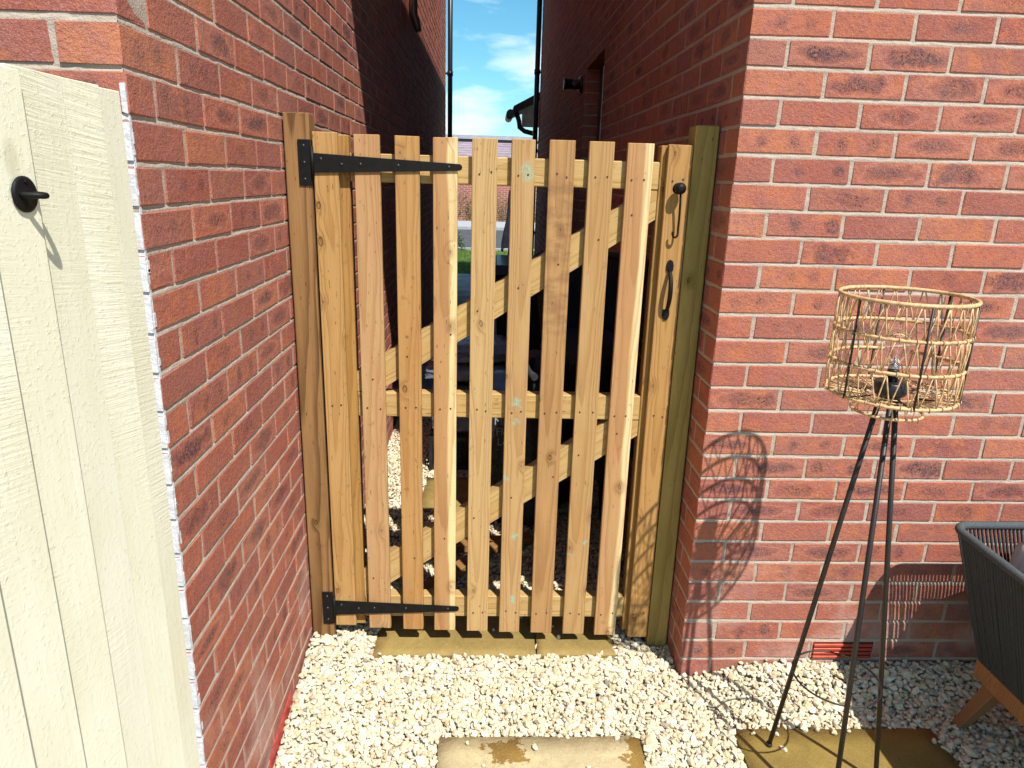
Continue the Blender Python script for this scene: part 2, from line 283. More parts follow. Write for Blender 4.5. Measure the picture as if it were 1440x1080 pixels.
# ------------------------------------------------------------------ geometry helpers
class MB:
    def __init__(s): s.v = []; s.f = []; s.sm = []
    def quadbox(s, c):   # 8 corners: bottom 4 ccw, top 4 ccw
        o = len(s.v); s.v += [tuple(q) for q in c]
        for f in ((3, 2, 1, 0), (4, 5, 6, 7), (0, 1, 5, 4), (1, 2, 6, 5), (2, 3, 7, 6), (3, 0, 4, 7)): s.f.append(tuple(o+i for i in f)); s.sm.append(False)
        return s
    def box(s, x0, x1, y0, y1, z0, z1):
        return s.quadbox([(x0, y0, z0), (x1, y0, z0), (x1, y1, z0), (x0, y1, z0), (x0, y0, z1), (x1, y0, z1), (x1, y1, z1), (x0, y1, z1)])
    def prism(s, poly, a0, a1, axis='y'):   # poly of 2d points, ccw seen from -axis
        o = len(s.v); n = len(poly)
        def P(q, a): return {'y': (q[0], a, q[1]), 'x': (a, q[0], q[1]), 'z': (q[0], q[1], a)}[axis]
        s.v += [P(q, a0) for q in poly]+[P(q, a1) for q in poly]
        s.f.append(tuple(o+i for i in range(n))); s.f.append(tuple(o+n+n-1-i for i in range(n))); s.sm += [False, False]
        for i in range(n):
            j = (i+1) % n; s.f.append((o+j, o+i, o+n+i, o+n+j)); s.sm.append(False)
        return s
    def tube(s, pts, r, n=8, closed=False, cap=True):
        pts = [Vector(q) for q in pts]; m = len(pts); rr = r if isinstance(r, (list, tuple)) else [r]*m
        o = len(s.v); up = None
        for i, q in enumerate(pts):
            if closed: t = pts[(i+1) % m]-pts[i-1]
            else: t = pts[min(i+1, m-1)]-pts[max(i-1, 0)]
            t.normalize()
            if up is None:
                up = Vector((0, 0, 1)) if abs(t.z) < .9 else Vector((1, 0, 0))
            a = (up-t*up.dot(t)).normalized(); b = t.cross(a); up = a
            for j in range(n):
                w = 2*PI*j/n; s.v.append(tuple(q+(a*math.cos(w)+b*math.sin(w))*rr[i]))
        for i in range(m if closed else m-1):
            for j in range(n):
                a0 = o+i*n+j; a1 = o+i*n+(j+1) % n; b0 = o+((i+1) % m)*n+j; b1 = o+((i+1) % m)*n+(j+1) % n
                s.f.append((a0, a1, b1, b0)); s.sm.append(True)
        if not closed and cap:
            s.f.append(tuple(o+n-1-j for j in range(n))); s.f.append(tuple(o+(m-1)*n+j for j in range(n))); s.sm += [False, False]
        return s
    def lathe(s, prof, c=(0, 0, 0), axis=(0, 0, 1), n=20):   # prof: (radius, height)
        ax = Vector(axis).normalized(); up = Vector((1, 0, 0)) if abs(ax.x) < .9 else Vector((0, 1, 0))
        a = (up-ax*up.dot(ax)).normalized(); b = ax.cross(a); c = Vector(c); o = len(s.v)
        for (r, h) in prof:
            for j in range(n):
                w = 2*PI*j/n; s.v.append(tuple(c+ax*h+(a*math.cos(w)+b*math.sin(w))*r))
        for i in range(len(prof)-1):
            for j in range(n):
                s.f.append((o+i*n+j, o+i*n+(j+1) % n, o+(i+1)*n+(j+1) % n, o+(i+1)*n+j)); s.sm.append(True)
        s.f.append(tuple(o+n-1-j for j in range(n))); s.f.append(tuple(o+(len(prof)-1)*n+j for j in range(n))); s.sm += [False, False]
        return s
    def build(s, name, mat, parent=None, loc=None, bevel=0., seg=1, rot=None):
        me = bpy.data.meshes.new(name)
        v = s.v
        if loc is not None and rot is None: v = [(a-loc[0], b-loc[1], c-loc[2]) for a, b, c in v]
        me.from_pydata(v, [], s.f)
        for pl, sm in zip(me.polygons, s.sm): pl.use_smooth = sm
        if bevel:
            bm = bmesh.new(); bm.from_mesh(me)
            bmesh.ops.bevel(bm, geom=[e for e in bm.edges if e.calc_length() > bevel*3], offset=bevel, segments=seg, affect='EDGES', profile=.7, clamp_overlap=True)
            bm.to_mesh(me); bm.free()
        me.validate(); me.update(); me.materials.append(mat)
        o = bpy.data.objects.new(name, me); COL.objects.link(o)
        if loc is not None: o.location = loc
        if rot is not None: o.rotation_euler = rot
        if parent: 
            o.parent = parent
            if loc is not None and rot is None: o.location = Vector(loc)-parent.location if parent.parent is None and parent.rotation_euler.z == 0 else loc
            elif loc is None: o.location = -parent.location if parent.parent is None else -(parent.location+parent.parent.location)
        return o
def empty(name, loc):
    o = bpy.data.objects.new(name, None); COL.objects.link(o); o.location = loc; o.empty_display_size = .1; return o
def tag(o, label=None, cat=None, group=None, kind=None):
    if label: o['label'] = label
    if cat: o['category'] = cat
    if group: o['group'] = group
    if kind: o['kind'] = kind
    return o
def np_mesh(name, V, F, mat, attrs=None, smooth=False):
    """V (n,3), F list of (m,k) int arrays"""
    me = bpy.data.meshes.new(name); me.vertices.add(len(V)); me.vertices.foreach_set('co', np.ascontiguousarray(V, np.float32).ravel())
    li = np.concatenate([f.ravel() for f in F]); cnt = np.concatenate([np.full(len(f), f.shape[1]) for f in F]); st = np.concatenate([[0], np.cumsum(cnt)[:-1]])
    me.loops.add(len(li)); me.loops.foreach_set('vertex_index', li.astype(np.int32))
    me.polygons.add(len(cnt)); me.polygons.foreach_set('loop_start', st.astype(np.int32))
    me.polygons.foreach_set('use_smooth', np.full(len(cnt), smooth, bool))
    me.update(calc_edges=True); me.validate()
    for nm, (ty, arr) in (attrs or {}).items():
        a = me.attributes.new(nm, ty, 'POINT'); a.data.foreach_set('vector' if ty == 'FLOAT_VECTOR' else 'value', np.ascontiguousarray(arr, np.float32).ravel())
    me.materials.append(mat); o = bpy.data.objects.new(name, me); COL.objects.link(o); return o
def project(P):
    q = np.asarray(P, float)-CPOS; z = q@CFW; return 720+CF*(q@CR)/z, 540+CF*(q@CD)/z, z
def srgb(r, g, b):
    return tuple(((x/255+.055)/1.055)**2.4 if x > 10 else x/255/12.92 for x in (r, g, b))

# ------------------------------------------------------------------ ground
W = -1.294           # passage face of the left house
def sstep(x, a, b):
    t = np.clip((x-a)/(b-a), 0, 1); return t*t*(3-2*t)
def gh(x, y):
    x = np.asarray(x, float); y = np.asarray(y, float)
    h = .055*sstep(x, .03, .30)*sstep(y, -.20, -.03)*(y < .2)
    h = h+.045*sstep(-x, 1.02, 1.27)*sstep(y, -.12, .12)*(1-sstep(y, .3, .6))
    h = h-.035*sstep(-x, .9, 1.25)*sstep(-y, .1, .36)
    return h
g = MB(); g.v += [(-60, -40, -.06), (60, -40, -.06), (60, 90, -.06), (-60, 90, -.06)]; g.f.append((0, 1, 2, 3)); g.sm.append(False)
GROUNDM = plain('soil', (.20, .165, .12), .95, .3, 3, .01, 60)
tag(g.build('ground', GROUNDM), kind='structure')

def ico():
    t = (1+5**.5)/2
    v = np.array([(-1, t, 0), (1, t, 0), (-1, -t, 0), (1, -t, 0), (0, -1, t), (0, 1, t), (0, -1, -t), (0, 1, -t), (t, 0, -1), (t, 0, 1), (-t, 0, -1), (-t, 0, 1)], float)
    f = np.array([(0, 11, 5), (0, 5, 1), (0, 1, 7), (0, 7, 10), (0, 10, 11), (1, 5, 9), (5, 11, 4), (11, 10, 2), (10, 7, 6), (7, 1, 8), (3, 9, 4), (3, 4, 2), (3, 2, 6), (3, 6, 8), (3, 8, 9), (4, 9, 5), (2, 4, 11), (6, 2, 10), (8, 6, 7), (9, 8, 1)])
    return v/np.linalg.norm(v[0]), f
def rand_rot(n, rng):
    q = rng.normal(size=(n, 4)); q /= np.linalg.norm(q, axis=1)[:, None]; w, x, y, z = q.T
    return np.stack([1-2*(y*y+z*z), 2*(x*y-z*w), 2*(x*z+y*w), 2*(x*y+z*w), 1-2*(x*x+z*z), 2*(y*z-x*w), 2*(x*z-y*w), 2*(y*z+x*w), 1-2*(x*x+y*y)], -1).reshape(n, 3, 3)
SLABS = []   # footprints kept free of stones: x0,x1,y0,y1,angle ignored
SLAB_DEF = [
 ('pale dry sandstone slab with damp patches in front of the gate', -.810, -.198, -.90, -.280, 'dry', .0),
 ('ochre sandstone slab under the tripod lamp', .104, .738, -.86, -.250, 'wet', .0),
 ('wide ochre threshold slab under the hinge side of the gate', -1.070, -.487, .098, .42, 'wet2', .0),
 ('short ochre threshold slab under the latch side of the gate', -.483, -.200, .099, .42, 'wet2', .0),
 ('sunlit ochre slab lying behind the gate near the left wall', -1.005, -.40, 1.235, 1.64, 'wet2', .0),
 ('shaded grey slab lying behind the gate', -.95, -.30, 1.70, 2.28, 'dry2', .0)]
def gravel():
    rng = RNG; pts = []
    def region(x0, x1, y0, y1, sp, keep, zoff):
        xs = np.arange(x0, x1, sp); ys = np.arange(y0, y1, sp); X, Y = np.meshgrid(xs, ys)
        X = X+((np.arange(len(ys)) % 2)*sp*.5)[:, None]
        X = X.ravel()+rng.uniform(-.45, .45, X.size)*sp; Y = Y.ravel()+rng.uniform(-.45, .45, Y.size)*sp
        m = rng.random(X.size) < keep; X, Y = X[m], Y[m]
        pts.append(np.stack([X, Y, gh(X, Y)+zoff+rng.uniform(-.003, .003, X.size)], -1))
    for (x0, x1, y0, y1) in ((W+.006, 1.6, -1.02, -.004), (W+.006, -.006, -.004, .42)):
        region(x0, x1, y0, y1, .0158, 1.0, -.0095); region(x0, x1, y0, y1, .0160, 1.0, -.002); region(x0, x1, y0, y1, .022, .45, .0045)
    region(W+.006, -.006, .42, 2.75, .019, 1.0, -.009); region(W+.006, -.006, .42, 2.75, .020, .9, -.001)
    region(1.6, 2.35, -1.0, -.004, .023, 1., -.004); region(W+.006, 2.35, -1.75, -1.02, .023, 1., -.004)
    P = np.concatenate(pts)
    keep = np.ones(len(P), bool)
    for lb, x0, x1, y0, y1, kk, zz in SLAB_DEF:
        d = np.maximum(np.maximum(x0-P[:, 0], P[:, 0]-x1), np.maximum(y0-P[:, 1], P[:, 1]-y1))
        keep &= d > rng.uniform(-.004, .010, len(P))
    for (x0, x1, y0, y1) in ((-1.288, -1.213, .158, .235), (-.075, -.004, .158, .236)):
        keep &= ~((P[:, 0] > x0-.004) & (P[:, 0] < x1+.004) & (P[:, 1] > y0-.004) & (P[:, 1] < y1+.004))
    keep &= ~((P[:, 0] < W+.008))
    P = P[keep]
    ex = []                       # strays lying on the slabs
    for lb, x0, x1, y0, y1, kk, zz in SLAB_DEF[:4]:
        for _ in range(9): ex.append((rng.uniform(x0, x1), rng.uniform(y0, y1) if rng.random() < .5 else y1-abs(rng.normal(0, .04)), zz+.007))
    P = np.concatenate([P, np.array(ex)]); n = len(P)
    base, F = ico(); NV = 48
    var = base[None]*rng.uniform(.72, 1.22, (NV, 12, 1))+rng.normal(0, .09, (NV, 12, 3))
    vi = rng.integers(0, NV, n); sc = rng.lognormal(0, .27, n)[:, None]*np.stack([rng.uniform(.0082, .0124, n), rng.uniform(.0066, .0094, n), rng.uniform(.0048, .0072, n)], -1)
    R = rand_rot(n, rng)
    flat = rng.random(n) < .55     # most chips lie on a broad side
    a = rng.uniform(0, 2*PI, n); t = rng.normal(0, .35, n); ca, sa, ct, s_t = np.cos(a), np.sin(a), np.cos(t), np.sin(t)
    Rz = np.stack([ca, -sa*ct, sa*s_t, sa, ca*ct, -ca*s_t, 0*a, s_t, ct], -1).reshape(n, 3, 3); R[flat] = Rz[flat]
    V = np.einsum('nij,nkj->nki', R, var[vi]*sc[:, None, :])+P[:, None, :]
    FF = (F[None]+(np.arange(n)*12)[:, None, None]).reshape(-1, 3)
    o = np_mesh('gravel', V.reshape(-1, 3), [FF], GRAVEL, {'brand': ('FLOAT', np.repeat(rng.random(n), 12))})
    tag(o, 'cream limestone chippings covering the ground before and behind the gate', 'gravel', kind='stuff')
gravel()
# bed under the stones so no dark holes of soil show
k = NT('gravel_bed'); w_ = k.pos(); BEDM = k.done(k.mix(k.noise(w_, 90, 4), (.40, .34, .25), (.55, .48, .37)), .95, k.bump(k.noise(w_, 120, 4), .01))
def bed():
    nx, ny = 120, 160; xs = np.linspace(W-.05, 4.5, nx); ys = np.linspace(-5.0, 2.85, ny); X, Y = np.meshgrid(xs, ys)
    V = np.stack([X, Y, gh(X, Y)-.018], -1).reshape(-1, 3); i = np.arange((ny-1)*nx).reshape(ny-1, nx)[:, :-1].ravel()
    o = np_mesh('gravel_bed', V, [np.stack([i, i+1, i+1+nx, i+nx], -1)], BEDM, smooth=True); tag(o, kind='structure')
bed()
SM = {'dry': mat_stone('sandstone_dry', srgb(186, 172, 134), srgb(138, 108, 52), [(-.10, .255, .058, .048), (.285, .24, .040, .085)]),
      'wet': mat_stone('sandstone_ochre', srgb(152, 132, 74), srgb(132, 110, 54), None, .75),
      'wet2': mat_stone('sandstone_threshold', srgb(158, 137, 82), srgb(140, 117, 64), None, .6),
      'dry2': mat_stone('sandstone_grey', srgb(165, 155, 140), srgb(140, 120, 80), None, .1)}
for i, (lb, x0, x1, y0, y1, kk, zz) in enumerate(SLAB_DEF):
    m = MB(); rr = random.Random(i)
    # riven top: gently uneven rim
    nx, ny = 10, 8; cx, cy = (x0+x1)/2, (y0+y1)/2; idx = {}
    for b in range(ny+1):
        for a in range(nx+1):
            ex = (a in (0, nx))*rr.uniform(-.0025, .0025); ey = (b in (0, ny))*rr.uniform(-.0025, .0025)
            edge = a in (0, nx) or b in (0, ny)
            idx[a, b] = len(m.v); m.v.append((x0+(x1-x0)*a/nx+ex, y0+(y1-y0)*b/ny+ey, zz+.002+rr.uniform(-.0012, .0012)-(.003 if edge else 0)))
    for b in range(ny):
        for a in range(nx): m.f.append((idx[a, b], idx[a+1, b], idx[a+1, b+1], idx[a, b+1])); m.sm.append(True)
    rim = [(a, 0) for a in range(nx)]+[(nx, b) for b in range(ny)]+[(a, ny) for a in range(nx, 0, -1)]+[(0, b) for b in range(ny, 0, -1)]
    lo = []
    for q in rim: v = m.v[idx[q]]; lo.append(len(m.v)); m.v.append((v[0], v[1], zz-.05))
    for j in range(len(rim)):
        j2 = (j+1) % len(rim); m.f.append((lo[j], lo[j2], idx[rim[j2]], idx[rim[j]])); m.sm.append(False)
    o = m.build('paving_slab', SM[kk], loc=(cx, cy, zz)); tag(o, lb, 'paving slab', 'sandstone paving slabs')

# ------------------------------------------------------------------ bricks
BL, BD, BH, BJ = .215, .1025, .065, .010
def brick_template(seed):
    rng = random.Random(seed); bm = bmesh.new(); bmesh.ops.create_cube(bm, size=1.0)
    for v in bm.verts: v.co = Vector((v.co.x*BL, v.co.y*BD, v.co.z*BH))
    bmesh.ops.bevel(bm, geom=bm.edges[:], offset=.0023, segments=1, affect='EDGES', profile=.6)
    for v in bm.verts: v.co += Vector((rng.uniform(-.0016, .0016), rng.uniform(-.0007, .0007), rng.uniform(-.0016, .0016)))
    bm.verts.index_update(); V = np.array([v.co[:] for v in bm.verts]); Fq = [[v.index for v in f.verts] for f in bm.faces]; bm.free()
    return V, Fq
TPL = [brick_template(i) for i in range(14)]
def tpl_mesh(i):
    V, Fq = TPL[i]; me = bpy.data.meshes.new('brick'); me.from_pydata(V.tolist(), [], Fq)
    a = me.attributes.new('bco', 'FLOAT_VECTOR', 'POINT'); a.data.foreach_set('vector', V.astype(np.float32).ravel())
    a = me.attributes.new('brand', 'FLOAT', 'POINT'); a.data.foreach_set('value', np.zeros(len(V), np.float32))
    me.materials.append(BRICK); me.update(); return me
TMESH = [tpl_mesh(i) for i in range(len(TPL))]
Z0 = .065                                 # a bed joint centre; courses every 75 mm
def wall_bricks(corner, along, inward, cnr_type, length, kmin, kmax, holes=(), first=0):
    """bricks of one wall face. corner (x,y); along, inward unit 2d vectors; cnr_type(k)->True if the corner brick shows its long side on this face.
    first=1: the corner brick itself belongs to this list"""
    out = []; al = np.array(along, float); inw = np.array(inward, float); c = np.array(corner, float)
    for kk in range(kmin, kmax):
        z = Z0+kk*.075+.0375; long_ = cnr_type(kk)
        if first:
            d = BL if long_ else BD
            ax = al if long_ else inw
            ctr = c+al*(d/2)+inw*((BD if long_ else BL)/2); out.append((ctr[0], ctr[1], z, math.atan2(ax[1], ax[0]), BL, al, inw))
        s = (BL if long_ else BD)+BJ
        while s < length:
            e = min(s+BL, length); segs = [(s, e)]
            for (h0, h1, hz) in holes:
                if z < hz:
                    ns = []
                    for (a, b) in segs:
                        if b <= h0 or a >= h1: ns.append((a, b))
                        else:
                            if a < h0-.02: ns.append((a, h0))
                            if b > h1+.02: ns.append((h1, b))
                    segs = ns
            for (a, b) in segs:
                if b-a > .025:
                    ctr = c+al*((a+b)/2)+inw*(BD/2); out.append((ctr[0], ctr[1], z, math.atan2(al[1], al[0]), b-a, al, inw))
            s += BL+BJ
    return out
def place_bricks(lst, house, n_ind=300, hidden=None):
    n = len(lst); C = np.array([q[:3] for q in lst]); u, v, z = project(C)
    d = np.linalg.norm(C-CPOS, axis=1); area = np.zeros(n)
    for i, q in enumerate(lst):
        nrm = -np.array([q[6][0], q[6][1]]); cs = max(0, nrm@(CPOS[:2]-C[i, :2]))/d[i]; area[i] = q[4]*BH*cs/d[i]**2
    vis = (z > .1) & (u > -30) & (u < 1470) & (v > -25) & (v < 1105)
    if hidden is not None: vis &= ~hidden(C, u, v)
    order = np.argsort(-(area*vis)); ind = set(order[:n_ind][vis[order[:n_ind]]].tolist())
    rng = random.Random(n); VV, AA, RR = [], [], []; faces = {3: [], 4: []}; off = 0
    L0 = np.array(house.location)
    for i, q in enumerate(lst):
        ti = rng.randrange(len(TPL)); fl = rng.choice((0, PI)); dx, dy = rng.uniform(-.0008, .0008), rng.uniform(-.0008, .0008)
        dz = rng.uniform(-.0012, .0012); tl = rng.uniform(-.006, .006); x, y, zz = q[0]+dx, q[1]+dy, q[2]+dz
        if i in ind:
            o = bpy.data.objects.new('brick', TMESH[ti]); COL.objects.link(o); o.parent = house
            o.location = (x-L0[0], y-L0[1], zz-L0[2]); o.rotation_euler = (0, tl, q[3]+fl); o.scale = (q[4]/BL, 1, 1)
        else:
            V, Fq = TPL[ti]; a = q[3]+fl; S = V*np.array([q[4]/BL, 1, 1]); ca, sa = math.cos(a), math.sin(a)
            VV.append(np.stack([S[:, 0]*ca-S[:, 1]*sa+x, S[:, 0]*sa+S[:, 1]*ca+y, S[:, 2]+zz], -1)); AA.append(V); RR.append(np.full(len(V), rng.random()))
            for f in Fq: faces[len(f)].append([off+j for j in f])
            off += len(V)
    if VV:
        o = np_mesh('brickwork', np.concatenate(VV)-L0, [np.array(faces[kq]) for kq in (3, 4) if faces[kq]], BRICK,
                    {'bco': ('FLOAT_VECTOR', np.concatenate(AA)), 'brand': ('FLOAT', np.concatenate(RR))})
        o.parent = house; tag(o, kind='stuff')

HK = 74; RH = .0030   # courses; joint recess
# right house: corner (0,0); front runs +X, passage side runs +Y
hr = empty('brick_house', (2.0, 4.1, 0)); tag(hr, 'red brick house right of the gate with the lamp before its sunlit front', 'house')
DY0, DY1, DZ = 2.552, 3.392, Z0+31*.075+.005
br = wall_bricks((0, 0), (1, 0), (0, 1), lambda kk: kk % 2 == 0, 2.4, -2, HK, first=1)
br += wall_bricks((0, 0), (0, 1), (1, 0), lambda kk: kk % 2 == 1, 8.2, -2, HK, holes=[(DY0, DY1, DZ)])
place_bricks(br, hr, 300, lambda C, u, v: (C[:, 1] > .11) & (C[:, 2] < 1.7))
m = MB(); top = Z0+HK*.075
RS = .0019
m.box(RS, .5, RH, DY0-.004, -.1, DZ+.006).box(RS, .5, DY1+.004, 8.2-RH, -.1, DZ+.006).box(.11, .5, DY0-.004, DY1+.004, -.1, DZ+.006)
m.box(RS, .5, RH, 8.2-RH, DZ+.006, top)
m.box(.5, 2.4, RH, 8.2-RH, -.1, top)
m.build('wall_core', MORTAR, hr)
# left house: corner (W, YC); front runs -X, passage side runs +Y
YC = -.755
hl = empty('brick_house', (W-2, 4, 0)); tag(hl, 'red brick house on the left with its sunlit side wall along the passage', 'house')
bl = wall_bricks((W, YC), (0, 1), (-1, 0), lambda kk: kk % 2 == 1, 9.35, -3, HK, first=1)
bl += wall_bricks((W, YC), (-1, 0), (0, 1), lambda kk: kk % 2 == 0, 1.6, -3, HK)
place_bricks(bl, hl, 300, lambda C, u, v: ((C[:, 1] < YC+.11) & (C[:, 0] < W-.12) & (C[:, 2] < 1.72)) | ((C[:, 1] > .15) & (C[:, 2] < 1.6)))
m = MB(); m.box(W-1.6, W-RH, YC+RH, YC+9.35-RH, -.1, top); m.build('wall_core', MORTAR, hl)
# hand-struck joints on the near walls: an uneven sheet that laps the brick arrises
def mortar_sheet(house, o, al, n, L, z0, z1, step, seed):
    rng = np.random.default_rng(seed); nu = int(L/step)
    k0, k1 = int(math.floor((z0-Z0)/.075)), int(math.ceil((z1-Z0)/.075))
    offs = np.array([-.0065, -.0048, -.0030, -.0010, .0010, .0030, .0048, .0065, .020, .0375, .055])
    zs = np.concatenate([Z0+kk*.075+offs for kk in range(k0, k1)]); zo = np.concatenate([offs for kk in range(k0, k1)]); nz_ = len(zs)
    def gn(su, sz):
        a = rng.normal(size=(nz_, nu)); fu = np.fft.fftfreq(nu)[None, :]; fz = np.fft.fftfreq(nz_)[:, None]
        a = np.real(np.fft.ifft2(np.fft.fft2(a)*np.exp(-2*PI**2*((su*fu)**2+(sz*fz)**2)))); return a/a.std()
    U, Z = np.meshgrid(np.arange(nu)*step, zs)
    d = .0023+.00040*gn(1.2, 1.0)+.00045*gn(4., 3.)
    st = np.clip(zo/.0052, -1, 1)*(np.abs(zo) < .0066)       # weather-struck: pressed in under the brick above, near flush below
    d = np.clip(d+.0016*st[:, None]-.0002, .0011, .0048)
    jv = np.zeros(nz_, bool) | (np.abs(zo) < .0064); d = np.where(jv[:, None], d, np.maximum(d, .0017))
    V = np.array([o[0], o[1], 0.])+U[..., None]*np.array([al[0], al[1], 0.])+Z[..., None]*np.array([0, 0, 1.])-d[..., None]*np.array([n[0], n[1], 0.])
    i = (np.arange(nz_-1)[:, None]*nu+np.arange(nu-1)[None, :]).ravel(); f = np.stack([i, i+1, i+1+nu, i+nu], -1)
    if np.cross(np.array([al[0], al[1], 0.]), [0, 0, 1.])@np.array([n[0], n[1], 0.]) < 0: f = f[:, ::-1]
    ob = np_mesh('mortar', V.reshape(-1, 3)-np.array(house.location), [f], MORTAR, smooth=True); ob.parent = house
mortar_sheet(hr, (.0022, 0), (1, 0), (0, -1), 1.75, -.06, 2.3, .0055, 1)
mortar_sheet(hl, (W, YC+.0022), (0, 1), (1, 0), 2.6, -.06, 2.7, .006, 2)
mortar_sheet(hl, (W-.0022, YC), (-1, 0), (0, -1), .5, 1.6, 2.3, .006, 3)
# white masonry paint slopped on the front arris, red paint at the foot
rr = random.Random(3)
m = MB()
for kk in range(-1, 23):
    z0 = Z0+kk*.075+.006; z1 = z0+.062; x1 = W-.0002; x0 = W-.062-rr.uniform(0, .02); y = YC-.0024
    if kk == 22: x0 = W-.009; z1 = z0+.048
    m.quadbox([(x0, y, z0+rr.uniform(0, .004)), (x1, y, z0), (x1, y+.006, z0), (x0, y+.006, z0), (x0, y, z1-rr.uniform(0, .006)), (x1, y, z1), (x1, y+.006, z1), (x0, y+.006, z1)])
    n = rr.choice((0, 1, 1, 2))
    for _ in range(n):   # flecks that ran round the corner
        yy = YC+rr.uniform(.0005, .004); zz = rr.uniform(z0, z1-.02); hh = rr.uniform(.006, .03)
        m.box(W-.004, W+.0009, yy, yy+rr.uniform(.002, .009), zz, zz+hh)
m.box(W-.05, W-.0004, YC+.0014, YC+.008, -.08, 1.745)
m.build('paint_edge', WHITEP, hl)
m = MB(); m.quadbox([(W-.003, -.36, -.06), (W+.0016, -.36, -.06), (W+.0016, -.11, -.02), (W-.003, -.11, -.02), (W-.003, -.355, .000), (W+.0016, -.355, .000), (W+.0016, -.125, .036), (W-.003, -.125, .036)])
m.build('paint_patch', REDP, hl)
# roofs
TILE = plain('roof_tile', (.075, .062, .060), .85, .25, 8, .004, 50)
def roof(house, x0, x1, y0, y1, z, inx):
    m = MB(); mid = (y0+y1)/2
    m.quadbox([(x0, y0, z), (x1, y0, z), (x1, y1, z), (x0, y1, z), (x0, y0, z+.16), (x1, y0, z+.16), (x1, y1, z+.16), (x0, y1, z+.16)])
    xr = (x0+x1)/2
    m.quadbox([(x0, y0, z+.161), (x1, y0, z+.161), (x1, y1, z+.161), (x0, y1, z+.161), (xr-.2, mid-.4, z+2.2), (xr+.2, mid-.4, z+2.2), (xr+.2, mid+.4, z+2.2), (xr-.2, mid+.4, z+2.2)])
    o = m.build('roof', TILE, house)
    g = MB(); g.tube([(inx, y0, z+.1), (inx, y1, z+.1)], .055, 8); g.build('gutter', PIPE, o)
roof(hr, -.26, 2.9, -.66, 8.55, top+.06, -.27)
roof(hl, W-2.0, W+.42, -1.1, 8.95, top+.02, W+.42)  # out of view; left eave widened to cut sky light in the passage
# downpipes at the street end
def downpipe(house, x, y, ztop, xw):
    m = MB(); m.tube([(x, y, -.02), (x, y, ztop)], .034, 10)
    for z in (.9, 2.0, 3.0, 4.1):
        m.lathe([(.041, -.03), (.041, .03)], (x, y, z), n=12); m.box(min(x, xw), max(x, xw), y-.015, y+.015, z-.012, z+.012)
    m.build('downpipe', PIPE, house)
downpipe(hl, W+.062, 8.56, top, W-.01); downpipe(hr, -.050, 8.12, top, .01)
# overflow / vent pipe high on the left wall
m = MB(); m.tube([(W+.035, 3.76, 5.3), (W+.035, 3.76, 2.78), (W+.06, 3.76, 2.70), (W+.075, 3.76, 2.66)], [.03, .03, .03, .022], 10)
m.build('vent_pipe', plain('brown_plastic', (.10, .055, .03), .4), hl)
# boiler flue on the right wall
m = MB(); m.lathe([(.062, .0), (.062, .012), (.05, .02), (.036, .022), (.036, .12), (.041, .121), (.041, .135), (.03, .136)], (0, 3.60, 2.318), (-1, 0, 0), 20)
m.build('flue', PIPE, hr)
# side door in its recess
dr = MB().box(.104, .1095, DY0+.05, DY1-.05, .02, DZ-.06).build('door', plain('door_paint', (.055, .035, .03), .4), hr)
m = MB().box(.1, .1092, DY0+.004, DY0+.05, .0, DZ-.004).box(.1, .1092, DY1-.05, DY1-.004, .0, DZ-.004).box(.1, .1091, DY0+.05, DY1-.05, DZ-.06, DZ-.005)
m.build('door_frame', plain('frame_paint', (.10, .07, .06), .4), dr)
m = MB().tube([(.104, DY0+.12, 1.0), (.06, DY0+.12, 1.0), (.06, DY0+.24, 1.0)], .009, 8); m.build('handle', METAL, dr)
m = MB().box(-.0035, .0, DY0-.016, DY0-.002, .3, DZ-.1); m.build('mastic_line', plain('mastic', (.50, .45, .42), .7), hr)
# air brick low on the front
m = MB(); m.box(.4575, .6675, -.001, .02, .0675, .1325)
ab = m.build('air_brick', plain('air_brick_dark', (.05, .008, .005), .6), hr)
for i in range(4):
    z = .0715+i*.0155; MB().box(.459, .666, -.0075, .0, z, z+.0095).build('slat', TERRA, ab, bevel=.001)
# porch canopy at the street end of the right house
pr = empty('porch_canopy', (0.2, 8.9, 0)); 
m = MB(); m.quadbox([(-.34, 8.45, 2.50), (.6, 8.45, 2.95), (.6, 9.4, 2.95), (-.34, 9.4, 2.50), (-.34, 8.45, 2.60), (.6, 8.45, 3.10), (.6, 9.4, 3.10), (-.34, 9.4, 2.60)])
bpy.data.objects.remove(pr); pc = m.build('porch_roof', TILE, hr)
m = MB(); m.prism([(-.22, 2.33), (.55, 2.33), (.55, 2.86), (-.22, 2.54)], 8.5, 8.52); m.build('gable_board', plain('soffit_white', (.62, .58, .52), .5), pc)
m = MB(); m.tube([(-.385, 8.42, 2.50), (-.385, 9.4, 2.50)], .055, 10); m.build('gutter', PIPE, pc)
m = MB(); m.tube([(-.30, 8.5, 2.52), (-.26, 8.48, 2.40), (-.25, 8.46, 2.32), (-.18, 8.44, 2.27), (-.05, 8.42, 2.24)], .034, 10); m.build('downpipe_elbow', PIPE, pc)

